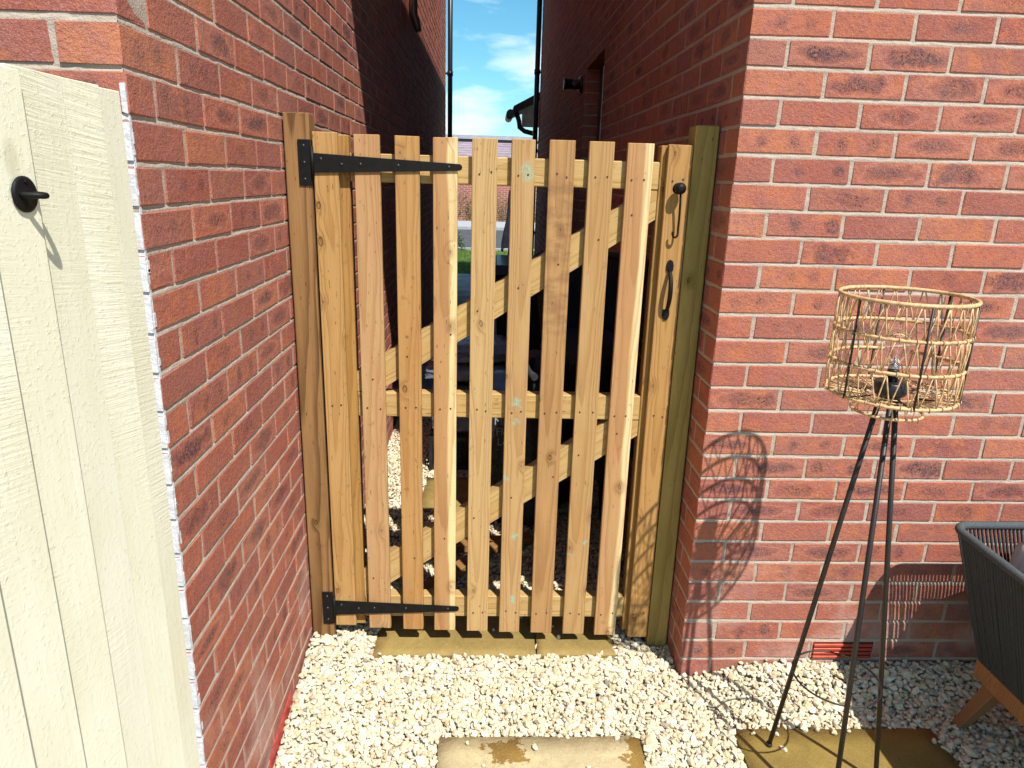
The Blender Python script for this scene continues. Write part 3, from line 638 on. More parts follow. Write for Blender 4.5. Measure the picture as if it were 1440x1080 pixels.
# ------------------------------------------------------------------ gate posts
def post(x0, x1, y0, y1, z0, z1, mat, label):
    cx, cy = (x0+x1)/2, (y0+y1)/2
    m = MB().box(x0, x1, y0, y1, z0, z1); o = m.build('gate_post', mat, loc=(cx, cy, 0), bevel=.003)
    return tag(o, label, 'post', 'gate posts')
POSTL = mat_wood('post_brown', srgb(132, 98, 60), srgb(88, 60, 34), tint=srgb(150, 112, 70), seed=3.1, ring=.011, knots=.5, grain=.9)
POSTR = mat_wood('post_green', srgb(178, 150, 84), srgb(128, 106, 50), tint=srgb(150, 130, 70), seed=8.4, ring=.0095, knots=.5, grain=.55)
post(-1.288, -1.213, .158, .235, -.2, 1.801, POSTL, 'brown hinge post against the left brick wall')
post(-.075, -.004, .158, .236, -.2, 1.801, POSTR, 'green-tinged latch post against the right brick corner')

# ------------------------------------------------------------------ picket gate
gate = empty('picket_gate', (-.64, .18, 0)); tag(gate, 'new timber picket gate with black strap hinges closing the brick passage', 'gate')
PX = [(-1.206, -1.134), (-1.086, -1.011), (-.967, -.894), (-.854, -.780), (-.737, -.663), (-.621, -.549), (-.507, -.431), (-.389, -.313), (-.273, -.196), (-.150, -.078)]
PB = [.080, .068, .063, .060, .058, .052, .050, .047, .041, .033]
PT = [1.750, 1.746, 1.7455, 1.745, 1.746, 1.746, 1.747, 1.747, 1.746, 1.745]
WC = [(srgb(205, 158, 92), srgb(170, 116, 56), srgb(214, 172, 108), {}),
      (srgb(216, 176, 128), srgb(182, 134, 84), srgb(206, 152, 108), {}),
      (srgb(206, 156, 92), srgb(172, 116, 58), srgb(198, 138, 72), {}),
      (srgb(204, 152, 102), srgb(168, 112, 68), srgb(210, 160, 106), dict(stripe=(.002, .012, srgb(230, 205, 150)))),
      (srgb(222, 188, 130), srgb(190, 146, 88), srgb(224, 192, 138), {}),
      (srgb(214, 178, 124), srgb(176, 130, 80), srgb(202, 160, 106), dict(green=[(.012, 1.655, .026), (.004, .925, .022), (.002, .865, .012), (-.026, .66, .017), (.010, .44, .012), (.012, .19, .013)])),
      (srgb(188, 142, 92), srgb(146, 98, 56), srgb(204, 158, 104), dict(stain=(1.16, 1.62, .55))),
      (srgb(206, 168, 112), srgb(168, 122, 70), srgb(196, 148, 92), dict(green=[(.022, .415, .011), (-.024, .375, .010)])),
      (srgb(212, 164, 114), srgb(178, 124, 80), srgb(204, 146, 98), dict(stripe=(.010, .022, srgb(230, 204, 152)))),
      (srgb(200, 150, 82), srgb(160, 106, 50), srgb(206, 160, 92), {})]
def darken(c, f=.80): return (c[0]*.69, c[1]*.675, c[2]*.675)
for i, ((x0, x1), zb, zt) in enumerate(zip(PX, PB, PT)):
    c1, c2, c3, ex = WC[i]; un = lambda c, t, f: tuple(a*(1-f)+b*f for a, b in zip(c, t))
    c1 = un(c1, srgb(208, 168, 112), .38); c2 = un(c2, srgb(172, 124, 72), .38); c3 = un(c3, srgb(204, 160, 104), .38)
    mt = mat_wood('picket_wood_%d' % i, darken(c1), darken(c2), darken(c3), ring=random.uniform(.0058, .0085), seed=i*2.37+.6, knots=.8+.5*random.random(), **ex)
    m = MB(); j = random.Random(i).uniform; e = .0012
    m.quadbox([(x0+j(-e, e), .16, zb+j(-e, e)), (x1+j(-e, e), .16, zb+j(-e, e)), (x1, .182, zb), (x0, .182, zb), (x0+j(-e, e), .16, zt+j(-e, e)), (x1+j(-e, e), .16, zt+j(-e, e)), (x1, .182, zt), (x0, .182, zt)])
    m.build('picket', mt, gate, loc=((x0+x1)/2, .171, 0), bevel=.0016)
RAILW = mat_wood('rail_wood', darken(srgb(218, 184, 122)), darken(srgb(188, 146, 86)), darken(srgb(208, 170, 106)), ring=.0075, knots=.35, axis=0)
STILEW = mat_wood('stile_wood', darken(srgb(196, 150, 84)), darken(srgb(158, 108, 52)), darken(srgb(186, 138, 78)), ring=.007, knots=.5)
for zb, zt in ((1.612, 1.694), (.866, .950), (.102, .187)):
    MB().box(-1.104, -.169, .1825, .227, zb, zt).build('rail', RAILW, gate, loc=(-.64, .205, (zb+zt)/2), bevel=.003)
MB().box(-1.192, -1.105, .1825, .228, .072, 1.744).build('stile', STILEW, gate, loc=(-1.15, .205, 0), bevel=.002)
MB().box(-.168, -.082, .1825, .228, .048, 1.742).build('stile', STILEW, gate, loc=(-.125, .205, 0), bevel=.002)
def brace(poly, loc, ang):
    m = MB().prism(poly, .184, .2265); o = m.build('brace', RAILW, gate, loc=None)
    # give the brace its own frame so the grain follows its length
    me = o.data; R = Matrix.Rotation(ang, 4, 'Y')
    L = Vector(loc); M = Matrix.Translation(L) @ R
    me.transform(M.inverted()); o.matrix_parent_inverse = Matrix(); o.location = L-gate.location; o.rotation_euler = (0, ang, 0)
brace([(-1.104, .952), (-1.037, .952), (-.17, 1.524), (-.17, 1.610), (-.208, 1.610), (-1.104, 1.018)], (-.64, .205, 1.27), -math.atan(.66))
brace([(-1.104, .189), (-1.085, .189), (-.17, .811), (-.17, .864), (-.268, .864), (-1.104, .294)], (-.64, .205, .53), -math.atan(.68))
# nail heads
m = MB()
for i, (x0, x1) in enumerate(PX):
    for z in (1.655, .905, .145):
        for fx in (.27, .75):
            if z > 1.6 and i < 4: continue
            if z < .2 and i < 4: continue
            jx, jz = random.uniform(-.005, .005), random.uniform(-.006, .006)-.0015*i
            m.lathe([(.0030, -.0006), (.0030, .002)], (x0+(x1-x0)*fx+jx, .1592, z+jz), (0, 1, 0), 7)
    for xa, za in (((x0+x1)/2, 1.083+.66*((x0+x1)/2+1.007)-.056), ((x0+x1)/2, .295+.68*((x0+x1)/2+1.015))):
        if 1 <= i <= 8: m.lathe([(.0030, -.0006), (.0030, .002)], (xa+random.uniform(-.02, .02), .1592, za), (0, 1, 0), 7)
tag(m.build('nail_heads', plain('nail', (.045, .022, .012), .5), gate), kind='stuff')
# strap hinges
def hinge(zc, zp0, zp1, drop):
    h = MB(); y0, y1 = .1535, .1575
    h.box(-1.248, -1.2105, y0, y1, zp0, zp1); o = h.build('hinge', METAL, gate, bevel=.0008)
    xa, xb = -1.2035, -.776; ha, hb = .028, .0095; zt = zc-drop
    s = MB(); tip = [(xb+.0095*math.sin(t), zt-.0095*math.cos(t)) for t in np.linspace(0, PI, 9)]
    s.prism([(xa, zc-ha)]+tip+[(xa, zc+ha)], .1545, .1585); s.build('strap', METAL, o)
    k_ = MB(); k_.tube([(-1.207, .1535, zp0+.02), (-1.207, .1535, zp1-.02)], .0052, 10); k_.build('knuckle', METAL, o)
    b = MB()
    for fx, dz in ((.05, .012), (.19, -.002), (.32, .0), (.58, 0), (.93, 0)): b.lathe([(.0048, -.0012), (.0048, .0), (.002, .0024)], (xa+(xb-xa)*fx, .1545, zc-drop*fx+dz), (0, -1, 0), 10)
    for z in (zp0+.018, (zp0+zp1)/2, zp1-.018): b.lathe([(.0048, -.001), (.0048, .0), (.002, .002)], (-1.231, y0, z), (0, -1, 0), 10)
    b.build('bolt', plain('bolt_steel', (.05, .05, .05), .35, metal=.6), o)
hinge(1.662, 1.597, 1.727, .001); hinge(.155, .090, .219, .003)
# hook with ball head, and pull handle
m = MB(); m.lathe([(.0165, 0), (.0165, .002), (.006, .003), (.006, .014), (.012, .0165), (.0165, .022), (.0175, .028), (.0165, .034), (.012, .040), (.005, .0435)], (-.113, .1605, 1.619), (0, -1, 0), 20)
lk = m.build('latch_hook', METAL, gate)
m = MB(); P = [(-.111, .134, 1.612), (-.108, .138, 1.575), (-.106, .142, 1.53), (-.106, .144, 1.50), (-.106, .143, 1.487)]
P += [(-.106-.0085*(1-math.cos(t)), .141, 1.487-.0125*math.sin(t)) for t in np.linspace(.4, 3.6, 9)]
m.tube(P, .0034, 8); m.build('hook_rod', METAL, lk)
m = MB(); zt, zb = 1.372, 1.246
pts = []
for t in np.linspace(0, 1, 17):
    z = zt+(zb-zt)*t; pts.append((-.117+.001*t, .1605-.004-.030*math.sin(PI*t)**.65, z))
m.tube(pts, [.0055+.0018*math.sin(PI*t) for t in np.linspace(0, 1, 17)], 10)
hd = m.build('pull_handle', METAL, gate)
for z, sg in ((1.386, 1), (1.232, -1)):
    q = MB(); prof = [(-.0105, -.016), (.0105, -.016), (.0115, .002), (.008, .014), (0, .019), (-.008, .014), (-.0115, .002)]
    q.prism([(-.117+a, z+sg*b) for a, b in (prof if sg > 0 else prof[::-1])], .1560, .1602); q.build('handle_plate', METAL, hd)

# ------------------------------------------------------------------ cream boarded gate, swung open on the left
PHI = math.radians(4.0)
T = Vector((-math.sin(PHI), -math.cos(PHI), 0)); NRM = Vector((math.cos(PHI), -math.sin(PHI), 0)); P0 = Vector((-1.2885, -.787, 0))
cg = empty('boarded_gate', P0); tag(cg, 'cream painted boarded gate with ring latch standing open at the left', 'gate')
def pt(t, n, z): return tuple(P0+T*t+NRM*n+Vector((0, 0, z)))
def cbox(t0, t1, n0, n1, z0, z1, n0b=None, n1b=None, dz=0):   # n at t0 and at t1 may differ (wedge)
    n0b = n0 if n0b is None else n0b; n1b = n1 if n1b is None else n1b
    m = MB(); m.quadbox([pt(t1, n0b, z0), pt(t0, n0, z0), pt(t0, n1, z0), pt(t1, n1b, z0)][::-1]+[pt(t1, n0b, z1+dz), pt(t0, n0, z1), pt(t0, n1, z1), pt(t1, n1b, z1+dz)][::-1]); return m
EDG = [.066, .150, .244, .336, .430, .524, .618, .712, .806, .90]
cbox(.0, .0700, -.035, -.0012, .05, 1.7525).build('edge_batten', CREAM, cg, bevel=.0015)
rz = random.Random(5)
for i in range(len(EDG)-1):
    t0, t1 = EDG[i]-.004, EDG[i+1]+.008; thick = (i % 2 == 0)
    zt = 1.7535+rz.uniform(-.002, .002)
    # feather-edge boards: each laps over its neighbour on the hinge side with its thick edge
    step = (.0055, .0026, .0085, .0080, .0070, .0075, .007, .007, .007)[i]
    cbox(EDG[i]+rz.uniform(-.0008, .0008), EDG[i+1]+.010, -.0155-.0002*i, step, .05, zt, n1b=-.0022, dz=rz.uniform(-.003, .003)).build('board', CREAM, cg, bevel=.0008)
for z in (.35, 1.0, 1.55): cbox(.068, .90, -.05, -.016, z, z+.09).build('ledge', CREAM, cg, bevel=.003)
rc = Vector(pt(.268, .0066, 1.597))
m = MB(); m.lathe([(.0235, 0), (.0235, .002), (.020, .0042), (.0, .0045)], rc, NRM, 28); rl = m.build('ring_latch', METAL, cg)
m = MB(); side = NRM.cross(Vector((0, 0, 1)))
q = [rc+NRM*(.002+.026*math.sin(t))+T*(-.012*math.cos(t)*1.0)+Vector((0, 0, -.001*math.sin(t))) for t in np.linspace(0, PI, 15)]
m.tube(q, .0042, 10); m.build('ring', METAL, rl)
m = MB(); m.lathe([(.0028, 0), (.002, .0015)], rc+NRM*.0043+Vector((0, 0, .0165)), NRM, 8); m.build('screw', METAL, rl)

# ------------------------------------------------------------------ tripod lamp
AX, AY = .283, -.450
lamp = empty('tripod_lamp', (AX, AY, 0)); tag(lamp, 'tripod floor lamp with open rattan basket shade and black legs', 'floor lamp')
A = Vector((AX, AY, 0))
FEET = [(.193, -.322), (.250, -.600), (.452, -.455)]
for fx, fy in FEET:
    f = Vector((fx, fy, .006)); d = (f-A); d.z = 0; d.normalize(); t = A+d*.016+Vector((0, 0, 1.175))
    m = MB(); m.tube([f, f+(t-f)*.5, t], [.0066, .0066, .0066], 10); lg = m.build('leg', LAMPM, lamp)
    q = MB(); q.lathe([(.0088, 0), (.0098, .002), (.0088, .012)], f-Vector((0, 0, .004)), (0, 0, 1), 10); q.build('rubber_foot', PIPE, lg)
ZR, RR_ = .352, .112
m = MB(); m.tube([(AX+RR_*math.cos(t), AY+RR_*math.sin(t), ZR) for t in np.linspace(0, 2*PI, 48, endpoint=False)], .0026, 6, closed=True); m.build('shelf_ring', LAMPM, lamp)
def ring(R, z, r, n=64, wrap=True):
    m = MB(); m.tube([(AX+R*math.cos(t), AY+R*math.sin(t), z) for t in np.linspace(0, 2*PI, n, endpoint=False)], r, 8, closed=True); return m
m = MB(); m.lathe([(.0, 1.150), (.026, 1.150), (.026, 1.160), (.035, 1.163), (.037, 1.167), (.037, 1.192), (.034, 1.1945), (.0, 1.195)], A, n=32); m.build('lamp_base', PIPE, lamp)
m = MB(); m.lathe([(.0, 1.1945), (.0128, 1.1945), (.0128, 1.223), (.0118, 1.2245), (.0, 1.2246)], A, n=24); m.build('bulb_holder', PIPE, lamp)
kg = NT('bulb_glass'); kg.b.inputs['Transmission Weight'].default_value = 1.0; kg.b.inputs['IOR'].default_value = 1.2; GLASS = kg.done((.97, .98, 1.0), .02)
prof = [(.0112, 1.2235), (.0115, 1.234), (.015, 1.243), (.0235, 1.257), (.0278, 1.275), (.0285, 1.287), (.026, 1.303), (.0175, 1.315), (.007, 1.3188), (.0005, 1.319)]
m = MB(); m.lathe(prof, A, n=24); bb = m.build('bulb', GLASS, lamp)
m = MB(); m.lathe([(.0105, 1.2238), (.0105, 1.2345), (.006, 1.238), (.003, 1.255), (.0, 1.256)], A, n=14); m.build('bulb_cap', plain('bulb_metal', (.6, .6, .6), .3, metal=1.), bb)
shade = ring(.143, 1.399, .0048); shade = shade.build('lamp_shade', RATTAN, lamp)
rz = random.Random(12)
TI = [1.397, 1.320, 1.244, 1.168]
for z in TI[1:]: ring(.1425, z, .0042).build('hoop', RATTAN, shade)
ring(.079, 1.122, .0036, 40).build('hoop', RATTAN, shade)
for ti in range(3):
    m = MB(); n = 28; z1, z0 = TI[ti], TI[ti+1]; ph = rz.uniform(0, 1)
    for i in range(n):
        a0 = 2*PI*(i+ph+rz.uniform(-.2, .2))/n; da = 2*PI/n*rz.uniform(.25, .62)
        for (aa, ab) in ((a0, a0+da), (a0+da, a0+2*PI/n*rz.uniform(.85, 1.1))):
            up = (aa == a0); za, zb = (z1, z0) if up else (z0, z1)
            P = []
            for t in np.linspace(0, 1, 4):
                an = aa+(ab-aa)*t; R = .143+.0022*math.sin(PI*t)+rz.uniform(-.0008, .0008); P.append((AX+R*math.cos(an), AY+R*math.sin(an), za+(zb-za)*t))
            m.tube(P, .00175, 5)
        # lashing wraps on the hoop
        m.tube([(AX+(.143+.0052*math.cos(w))*math.cos(a0), AY+(.143+.0052*math.cos(w))*math.sin(a0), z0+.0052*math.sin(w)) for w in np.linspace(0, 2*PI, 8, endpoint=False)], .0016, 4, closed=True)
    tag(m.build('weave', RATTAN, shade), kind='stuff')
m = MB()
for i in range(46):   # floor of the shade
    a = 2*PI*(i+rz.uniform(-.3, .3))/46; b = a+rz.uniform(-.25, .25); r1 = rz.uniform(.04, .075)
    m.tube([(AX+.142*math.cos(a), AY+.142*math.sin(a), 1.168+rz.uniform(0, .004)), (AX+r1*math.cos(b), AY+r1*math.sin(b), 1.158+rz.uniform(-.003, .003))], .0016, 5)
for i in range(22):
    a = 2*PI*(i+rz.uniform(-.3, .3))/22; b = a+rz.choice((-1, 1))*rz.uniform(.08, .2)
    m.tube([(AX+.076*math.cos(a), AY+.076*math.sin(a), 1.162), (AX+.079*math.cos(b), AY+.079*math.sin(b), 1.122)], .0015, 5)
for R in (.06, .09, .115): m.tube([(AX+R*math.cos(t), AY+R*math.sin(t), 1.163+.02*(R-.06)) for t in np.linspace(0, 2*PI, 40, endpoint=False)], .0015, 5, closed=True)
tag(m.build('weave', RATTAN, shade), kind='stuff')
for i in range(6):
    a = 2*PI*i/6+math.radians(252+8); m = MB(); m.tube([(AX+.1445*math.cos(a), AY+.1445*math.sin(a), 1.399), (AX+.1445*math.cos(a), AY+.1445*math.sin(a), 1.166), (AX+.052*math.cos(a), AY+.052*math.sin(a), 1.163)], .0030, 6); m.build('wire', LAMPM, shade)

# ------------------------------------------------------------------ rope sofa
sofa = empty('rope_sofa', (1.4, -.55, 0)); tag(sofa, 'dark grey rope-woven garden sofa on timber legs at the right edge', 'sofa')
XT, YT, ZT = .742, -.146, .658        # top back-left corner of the rim
XB, YB, ZB = .868, -.215, .235        # bottom of the rope at that corner
XR, YF = 2.15, -.98
def rim_pt(s): return s
rim = [(XT+.02, YF, ZT-.02)]+[(XT+.012-.012*t, YF+(YT-.05-YF)*t, ZT-.02+.02*t) for t in np.linspace(.15, 1, 6)]
rim += [(XT+.05-.05*math.cos(t), YT-.05+.05*math.sin(t), ZT) for t in np.linspace(.3, PI/2, 5)]+[(XR-.05, YT, ZT), (XR, YT-.06, ZT), (XR, YF, ZT-.02)]
m = MB(); m.tube(rim, .0125, 10); m.build('top_rail', mat_rope('rope_rim', (.075, .085, .09)), sofa)
m = MB(); rs = random.Random(4)
def strands(P0, P1, Q0, Q1, n, r, mm, bow=.0):
    for i in range(n):
        t = (i+.5)/n; a = Vector(P0).lerp(Vector(P1), t); b = Vector(Q0).lerp(Vector(Q1), t); t2 = t+rs.uniform(-.3, .3)/n
        b = Vector(Q0).lerp(Vector(Q1), min(max(t2, 0), 1)); mid = (a+b)/2+Vector((rs.uniform(-.002, .002), rs.uniform(-.002, .002), 0)); mm.tube([a, mid, b], r, 5, cap=False)
strands((XT, YT-.04, ZT), (XT+.02, YF, ZT-.02), (XB, YB-.01, ZB), (XB, YF+.1, ZB), 64, .0060, m)
strands((XT+.012, YT-.03, ZT), (XT+.03, YF, ZT-.02), (XB+.012, YB-.01, ZB), (XB+.012, YF+.1, ZB), 60, .0046, m)
tag(m.build('side_rope', ROPE, sofa), kind='stuff')
m = MB(); strands((XT+.012, YT, ZT), (XR, YT, ZT), (XB, YB, ZB), (XR-.1, YB, ZB), 112, .0042, m); tag(m.build('back_rope', ROPE, sofa), kind='stuff')
m = MB(); strands((XR, YT-.05, ZT), (XR, YF, ZT-.02), (XR-.1, YB, ZB), (XR-.1, YF+.1, ZB), 60, .005, m); tag(m.build('side_rope', ROPE, sofa), kind='stuff')
m = MB().box(XB+.03, XR-.13, YF+.1, YB-.03, ZB+.01, ZB+.05); m.build('seat_deck', ROPED, sofa)
for a in ((XB, XB+.045, YF+.08, YB+.004), (XR-.145, XR-.1, YF+.08, YB+.004)):
    MB().box(a[0], a[1], a[2], a[3], .168, .232).build('timber_rail', mat_wood('teak_y', (.34, .17, .07), (.20, .088, .036), ring=.004, knots=0.), sofa, bevel=.003)
for a in ((YF+.081, YF+.125), (YB-.04, YB+.003)):
    MB().box(XB+.046, XR-.146, a[0], a[1], .1685, .2315).build('timber_rail', TEAK, sofa, bevel=.003)
for (sx, fx) in ((XB+.02, -1), (XR-.125, 1)):
    for (sy, fy) in ((YB-.055, 1), (YF+.14, -1)):
        b = Vector((sx+fx*.05, sy+fy*.035, -.012)); t = Vector((sx+.02, sy-fy*.01, .19)); w0, w1 = .016, .026
        m = MB(); m.quadbox([(b.x-w0, b.y-w0, b.z), (b.x+w0, b.y-w0, b.z), (b.x+w0, b.y+w0, b.z), (b.x-w0, b.y+w0, b.z), (t.x-w1, t.y-w1, t.z), (t.x+w1, t.y-w1, t.z), (t.x+w1, t.y+w1, t.z), (t.x-w1, t.y+w1, t.z)])
        m.build('leg', TEAK, sofa, bevel=.003)
def cushion(name, c, s, label, mat=CUSH, tilt=0.):
    bm = bmesh.new(); bmesh.ops.create_cube(bm, size=1.0); bmesh.ops.subdivide_edges(bm, edges=bm.edges[:], cuts=5, use_grid_fill=True)
    for v in bm.verts:
        x, y, z = v.co*2; f = (1-.12*(abs(x)**4)) ; e = (1-abs(x)**3)*(1-abs(y)**3)
        v.co = Vector((x*s[0]/2*(1-.04*z*z), y*s[1]/2*(1-.04*z*z), z*s[2]/2*(.55+.45*e**.5 if e > 0 else .55)))
    me = bpy.data.meshes.new(name); bm.to_mesh(me); bm.free()
    for p_ in me.polygons: p_.use_smooth = True
    me.materials.append(mat); o = bpy.data.objects.new(name, me); COL.objects.link(o); o.location = c; o.rotation_euler = (tilt, 0, 0); return tag(o, label, 'cushion')
cushion('cushion', (1.42, -.60, .353), (1.02, .68, .14), 'light grey seat cushion inside the rope sofa')
cushion('cushion', (1.33, -.285, .54), (.86, .16, .36), 'light grey back cushion leaning inside the rope sofa', tilt=-.12)

# ------------------------------------------------------------------ things stored in the passage behind the gate
def rope_chair(name, c, zb, zt, rx, ry, label, lay):
    e = empty(name, (c[0], c[1], 0)); tag(e, label, 'chair', 'rope chairs stored in the passage')
    def arc(z, k): return [(c[0]+rx*k*math.cos(t), c[1]+ry*k*math.sin(t), z) for t in np.linspace(-.15*PI, 1.15*PI, 24)]
    m = MB(); m.tube(arc(zt, 1.0), .016, 8); m.build('top_rail', ROPED, e)
    m = MB(); m.tube(arc(zb, .8), .014, 8); m.build('seat_frame', ROPED, e)
    m = MB(); A1, B1 = arc(zt, 1.0), arc(zb, .8)
    for i in range(23):
        for f in (0, .33, .66):
            a = Vector(A1[i]).lerp(Vector(A1[i+1]), f); b = Vector(B1[i]).lerp(Vector(B1[i+1]), f); m.tube([a, (a+b)/2+Vector((0, 0, .0)), b], .0065, 5, cap=False)
    tag(m.build('rope_back', ROPED, e), kind='stuff')
    m = MB(); m.lathe([(.0, zb-.03), (rx*.78, zb-.03), (rx*.8, zb+.05), (rx*.5, zb+.07), (0, zb+.07)], (c[0], c[1], 0), n=20); m.build('seat', ROPED, e)
    for sx in (-1, 1):
        for sy in (-1, 1):
            m = MB(); m.tube([(c[0]+sx*rx*.6, c[1]+sy*ry*.6, zb), (c[0]+sx*rx*.8, c[1]+sy*ry*.8, lay)], .014, 8); m.build('leg', PIPE, e)
rope_chair('rope_armchair', (-.27, .92), .42, .84, .235, .30, 'dark rope armchair at the bottom of the stack behind the gate', -.02)
rope_chair('rope_armchair', (-.25, .94), .93, 1.31, .232, .30, 'dark rope armchair turned up on top of the stack behind the gate', .52)
SACK = plain('sack_plastic', (.16, .18, .25), .35, .35, 16, .006, 40)
SACKD = plain('sack_black', (.016, .016, .02), .3, .2, 16, .006, 40)
def sack(c, s, label, mat, rz_=0., grp=None):
    bm = bmesh.new(); bmesh.ops.create_cube(bm, size=1.0); bmesh.ops.subdivide_edges(bm, edges=bm.edges[:], cuts=6, use_grid_fill=True); q = random.Random(str(c))
    for v in bm.verts:
        x, y, z = v.co*2; e = max(0, (1-abs(x)**3)*(1-abs(y)**3)); v.co = Vector((x*s[0]/2, y*s[1]/2, z*s[2]/2*(.35+.65*e**.4)))+Vector([q.uniform(-.006, .006) for _ in range(3)])
    me = bpy.data.meshes.new('sack'); bm.to_mesh(me); bm.free()
    for p_ in me.polygons: p_.use_smooth = True
    me.materials.append(mat); o = bpy.data.objects.new('sack', me); COL.objects.link(o); o.location = c; o.rotation_euler = (0, 0, rz_); return tag(o, label, 'sack', grp)
# stack beyond the slab: sacks on a black crate
def crate(c, s, label, mat=SACKD):
    e = empty('mesh_crate', (c[0], c[1], c[2])); tag(e, label, 'crate')
    x0, x1, y0, y1, z0, z1 = c[0]-s[0]/2, c[0]+s[0]/2, c[1]-s[1]/2, c[1]+s[1]/2, c[2], c[2]+s[2]
    m = MB()
    for z in (z0+.012, z1-.012): m.box(x0, x1, y0, y0+.012, z-.012, z+.012).box(x0, x1, y1-.012, y1, z-.012, z+.012).box(x0, x0+.012, y0+.0121, y1-.0121, z-.011, z+.011).box(x1-.012, x1, y0+.0121, y1-.0121, z-.011, z+.011)
    for x in (x0+.011, x1-.011):
        for y in (y0+.011, y1-.011): m.box(x-.010, x+.010, y-.010, y+.010, z0+.024, z1-.024)
    m.build('rim', mat, e)
    m = MB(); n = int(s[0]/.022)
    for i in range(-6, n+6):
        for sg in (-1, 1):
            xa = x0+i*.022; xb = xa+sg*(s[2]-.05)
            a, b = (xa, z0+.025), (xb, z1-.025)
            if min(xa, xb) > x0 and max(xa, xb) < x1: m.tube([(a[0], y0+.006, a[1]), (b[0], y0+.006, b[1])], .0028, 4, cap=False)
    m.box(x0+.013, x1-.013, y0+.03, y1-.013, z0+.002, z0+.006)
    tag(m.build('mesh_side', mat, e), kind='stuff')
    m = MB().box(x0+.03, x1-.03, y0+.04, y1-.03, z0+.007, z1-.03); m.build('liner', plain('crate_liner', (.03, .035, .07), .6), e)
crate((-.74, 1.95, .0), (.52, .40, .20), 'black mesh crate under the sacks behind the gate')
sack((-.74, 1.96, .285), (.50, .42, .17), 'grey-blue plastic sack lying on the mesh crate', SACK, .05, 'plastic sacks stacked behind the gate')
pb = MB().box(-.98, -.5, 1.78, 2.14, .365, .50).build('printed_box', plain('printed_box', (.02, .022, .03), .4), loc=(-.74, 1.96, .365)); tag(pb, 'black printed box between the plastic sacks behind the gate', 'box')
sack((-.76, 1.97, .565), (.50, .42, .13), 'grey-blue plastic sack directly on the printed box', SACK, -.04, 'plastic sacks stacked behind the gate')
sack((-.75, 1.96, .675), (.48, .40, .12), 'grey-blue plastic sack topmost of the stack behind the gate', SACK, .07, 'plastic sacks stacked behind the gate')
LET = plain('print_white', (.35, .36, .36), .6)
def text(parent, txt, loc, size, rot=(PI/2, 0, 0)):
    cu = bpy.data.curves.new('lettering', 'FONT'); cu.body = txt; cu.size = size; cu.extrude = .0004; cu.resolution_u = 3
    tmp = bpy.data.objects.new('lettering_source', cu); COL.objects.link(tmp); dg = bpy.context.evaluated_depsgraph_get()
    me = bpy.data.meshes.new_from_object(tmp.evaluated_get(dg)); bpy.data.objects.remove(tmp); bpy.data.curves.remove(cu)
    me.materials.clear(); me.materials.append(LET)
    o = bpy.data.objects.new('lettering', me); COL.objects.link(o); o.parent = parent; o.location = Vector(loc)-parent.location; o.rotation_euler = rot
text(pb, 'Cull', (-.845, 1.7790, .41), .072)
# tall black sack with white print, nearer the gate
bs = MB(); bs.box(-.70, -.50, 1.10, 1.42, -.012, .60); b_ = bs.build('printed_sack', SACKD, loc=(-.60, 1.26, -.012), bevel=.03, seg=3); tag(b_, 'upright black compost sack with white print behind the gate', 'sack')
for i, t in enumerate(('Mile', 'Flo', 'Le')): text(b_, t, (-.640+.008*i, 1.0990, .515-.052*i), .052)
sack((-.44, 1.42, .16), (.34, .5, .36), 'shiny black bin bag behind the printed sack', SACKD, .3)
# green lidded box standing on a ribbed grey tub
tub = MB(); tub.lathe([(.0, -.012), (.12, -.012), (.15, .50), (.158, .505), (.158, .53), (.0, .531)], (-.30, 1.62, 0), n=24); tb = tub.build('ribbed_tub', plain('tub_grey', (.12, .12, .15), .45), loc=(-.30, 1.62, 0)); tag(tb, 'ribbed grey tub under the green box behind the gate', 'tub')
gb = MB().box(-.44, -.17, 1.50, 1.78, .532, .66); g_ = gb.build('green_box', plain('green_plastic', (.05, .20, .035), .4), loc=(-.30, 1.64, .532), bevel=.006); tag(g_, 'green plastic box with black clips on the grey tub', 'box')
MB().box(-.445, -.165, 1.495, 1.785, .6605, .685).build('lid', plain('green_lid', (.09, .28, .06), .4), g_, bevel=.004)
for x in (-.37, -.24): MB().box(x-.02, x+.02, 1.488, 1.4995, .60, .672).build('clip', PIPE, g_)
# rolled woven mat standing up
m = MB(); m.lathe([(.0, -.012), (.055, -.012), (.06, .3), (.058, .86), (.03, .87), (.0, .862)], (-.45, 1.12, 0), n=24)
kmat = NT('woven_mat'); pm = kmat.oco(); bt = kmat.n('ShaderNodeTexBrick'); kmat.put(bt.inputs['Vector'], kmat.v_('MULTIPLY', kmat.cmb(kmat.xyz(pm)[0], kmat.xyz(pm)[2], 0.), (1., 1., 1.))); bt.inputs['Scale'].default_value = 26.; bt.inputs['Color1'].default_value = (.08, .09, .13, 1); bt.inputs['Color2'].default_value = (.06, .07, .10, 1); bt.inputs['Mortar'].default_value = (.02, .02, .03, 1)
MATM = kmat.done(bt.outputs['Color'], .9)
o = m.build('rolled_mat', MATM, loc=(-.45, 1.12, 0)); tag(o, 'rolled grey woven mat standing upright behind the gate', 'mat')
# blue tub beside it
m = MB(); m.lathe([(0, .60), (.10, .602), (.12, .64), (.10, .69), (.05, .715), (.0, .72)], (-.60, 1.30, 0), n=20); o = m.build('blue_bowl', plain('blue_plastic', (.10, .17, .32), .4), loc=(-.60, 1.30, .6)); tag(o, 'pale blue upturned bowl on the black compost sack', 'bowl')
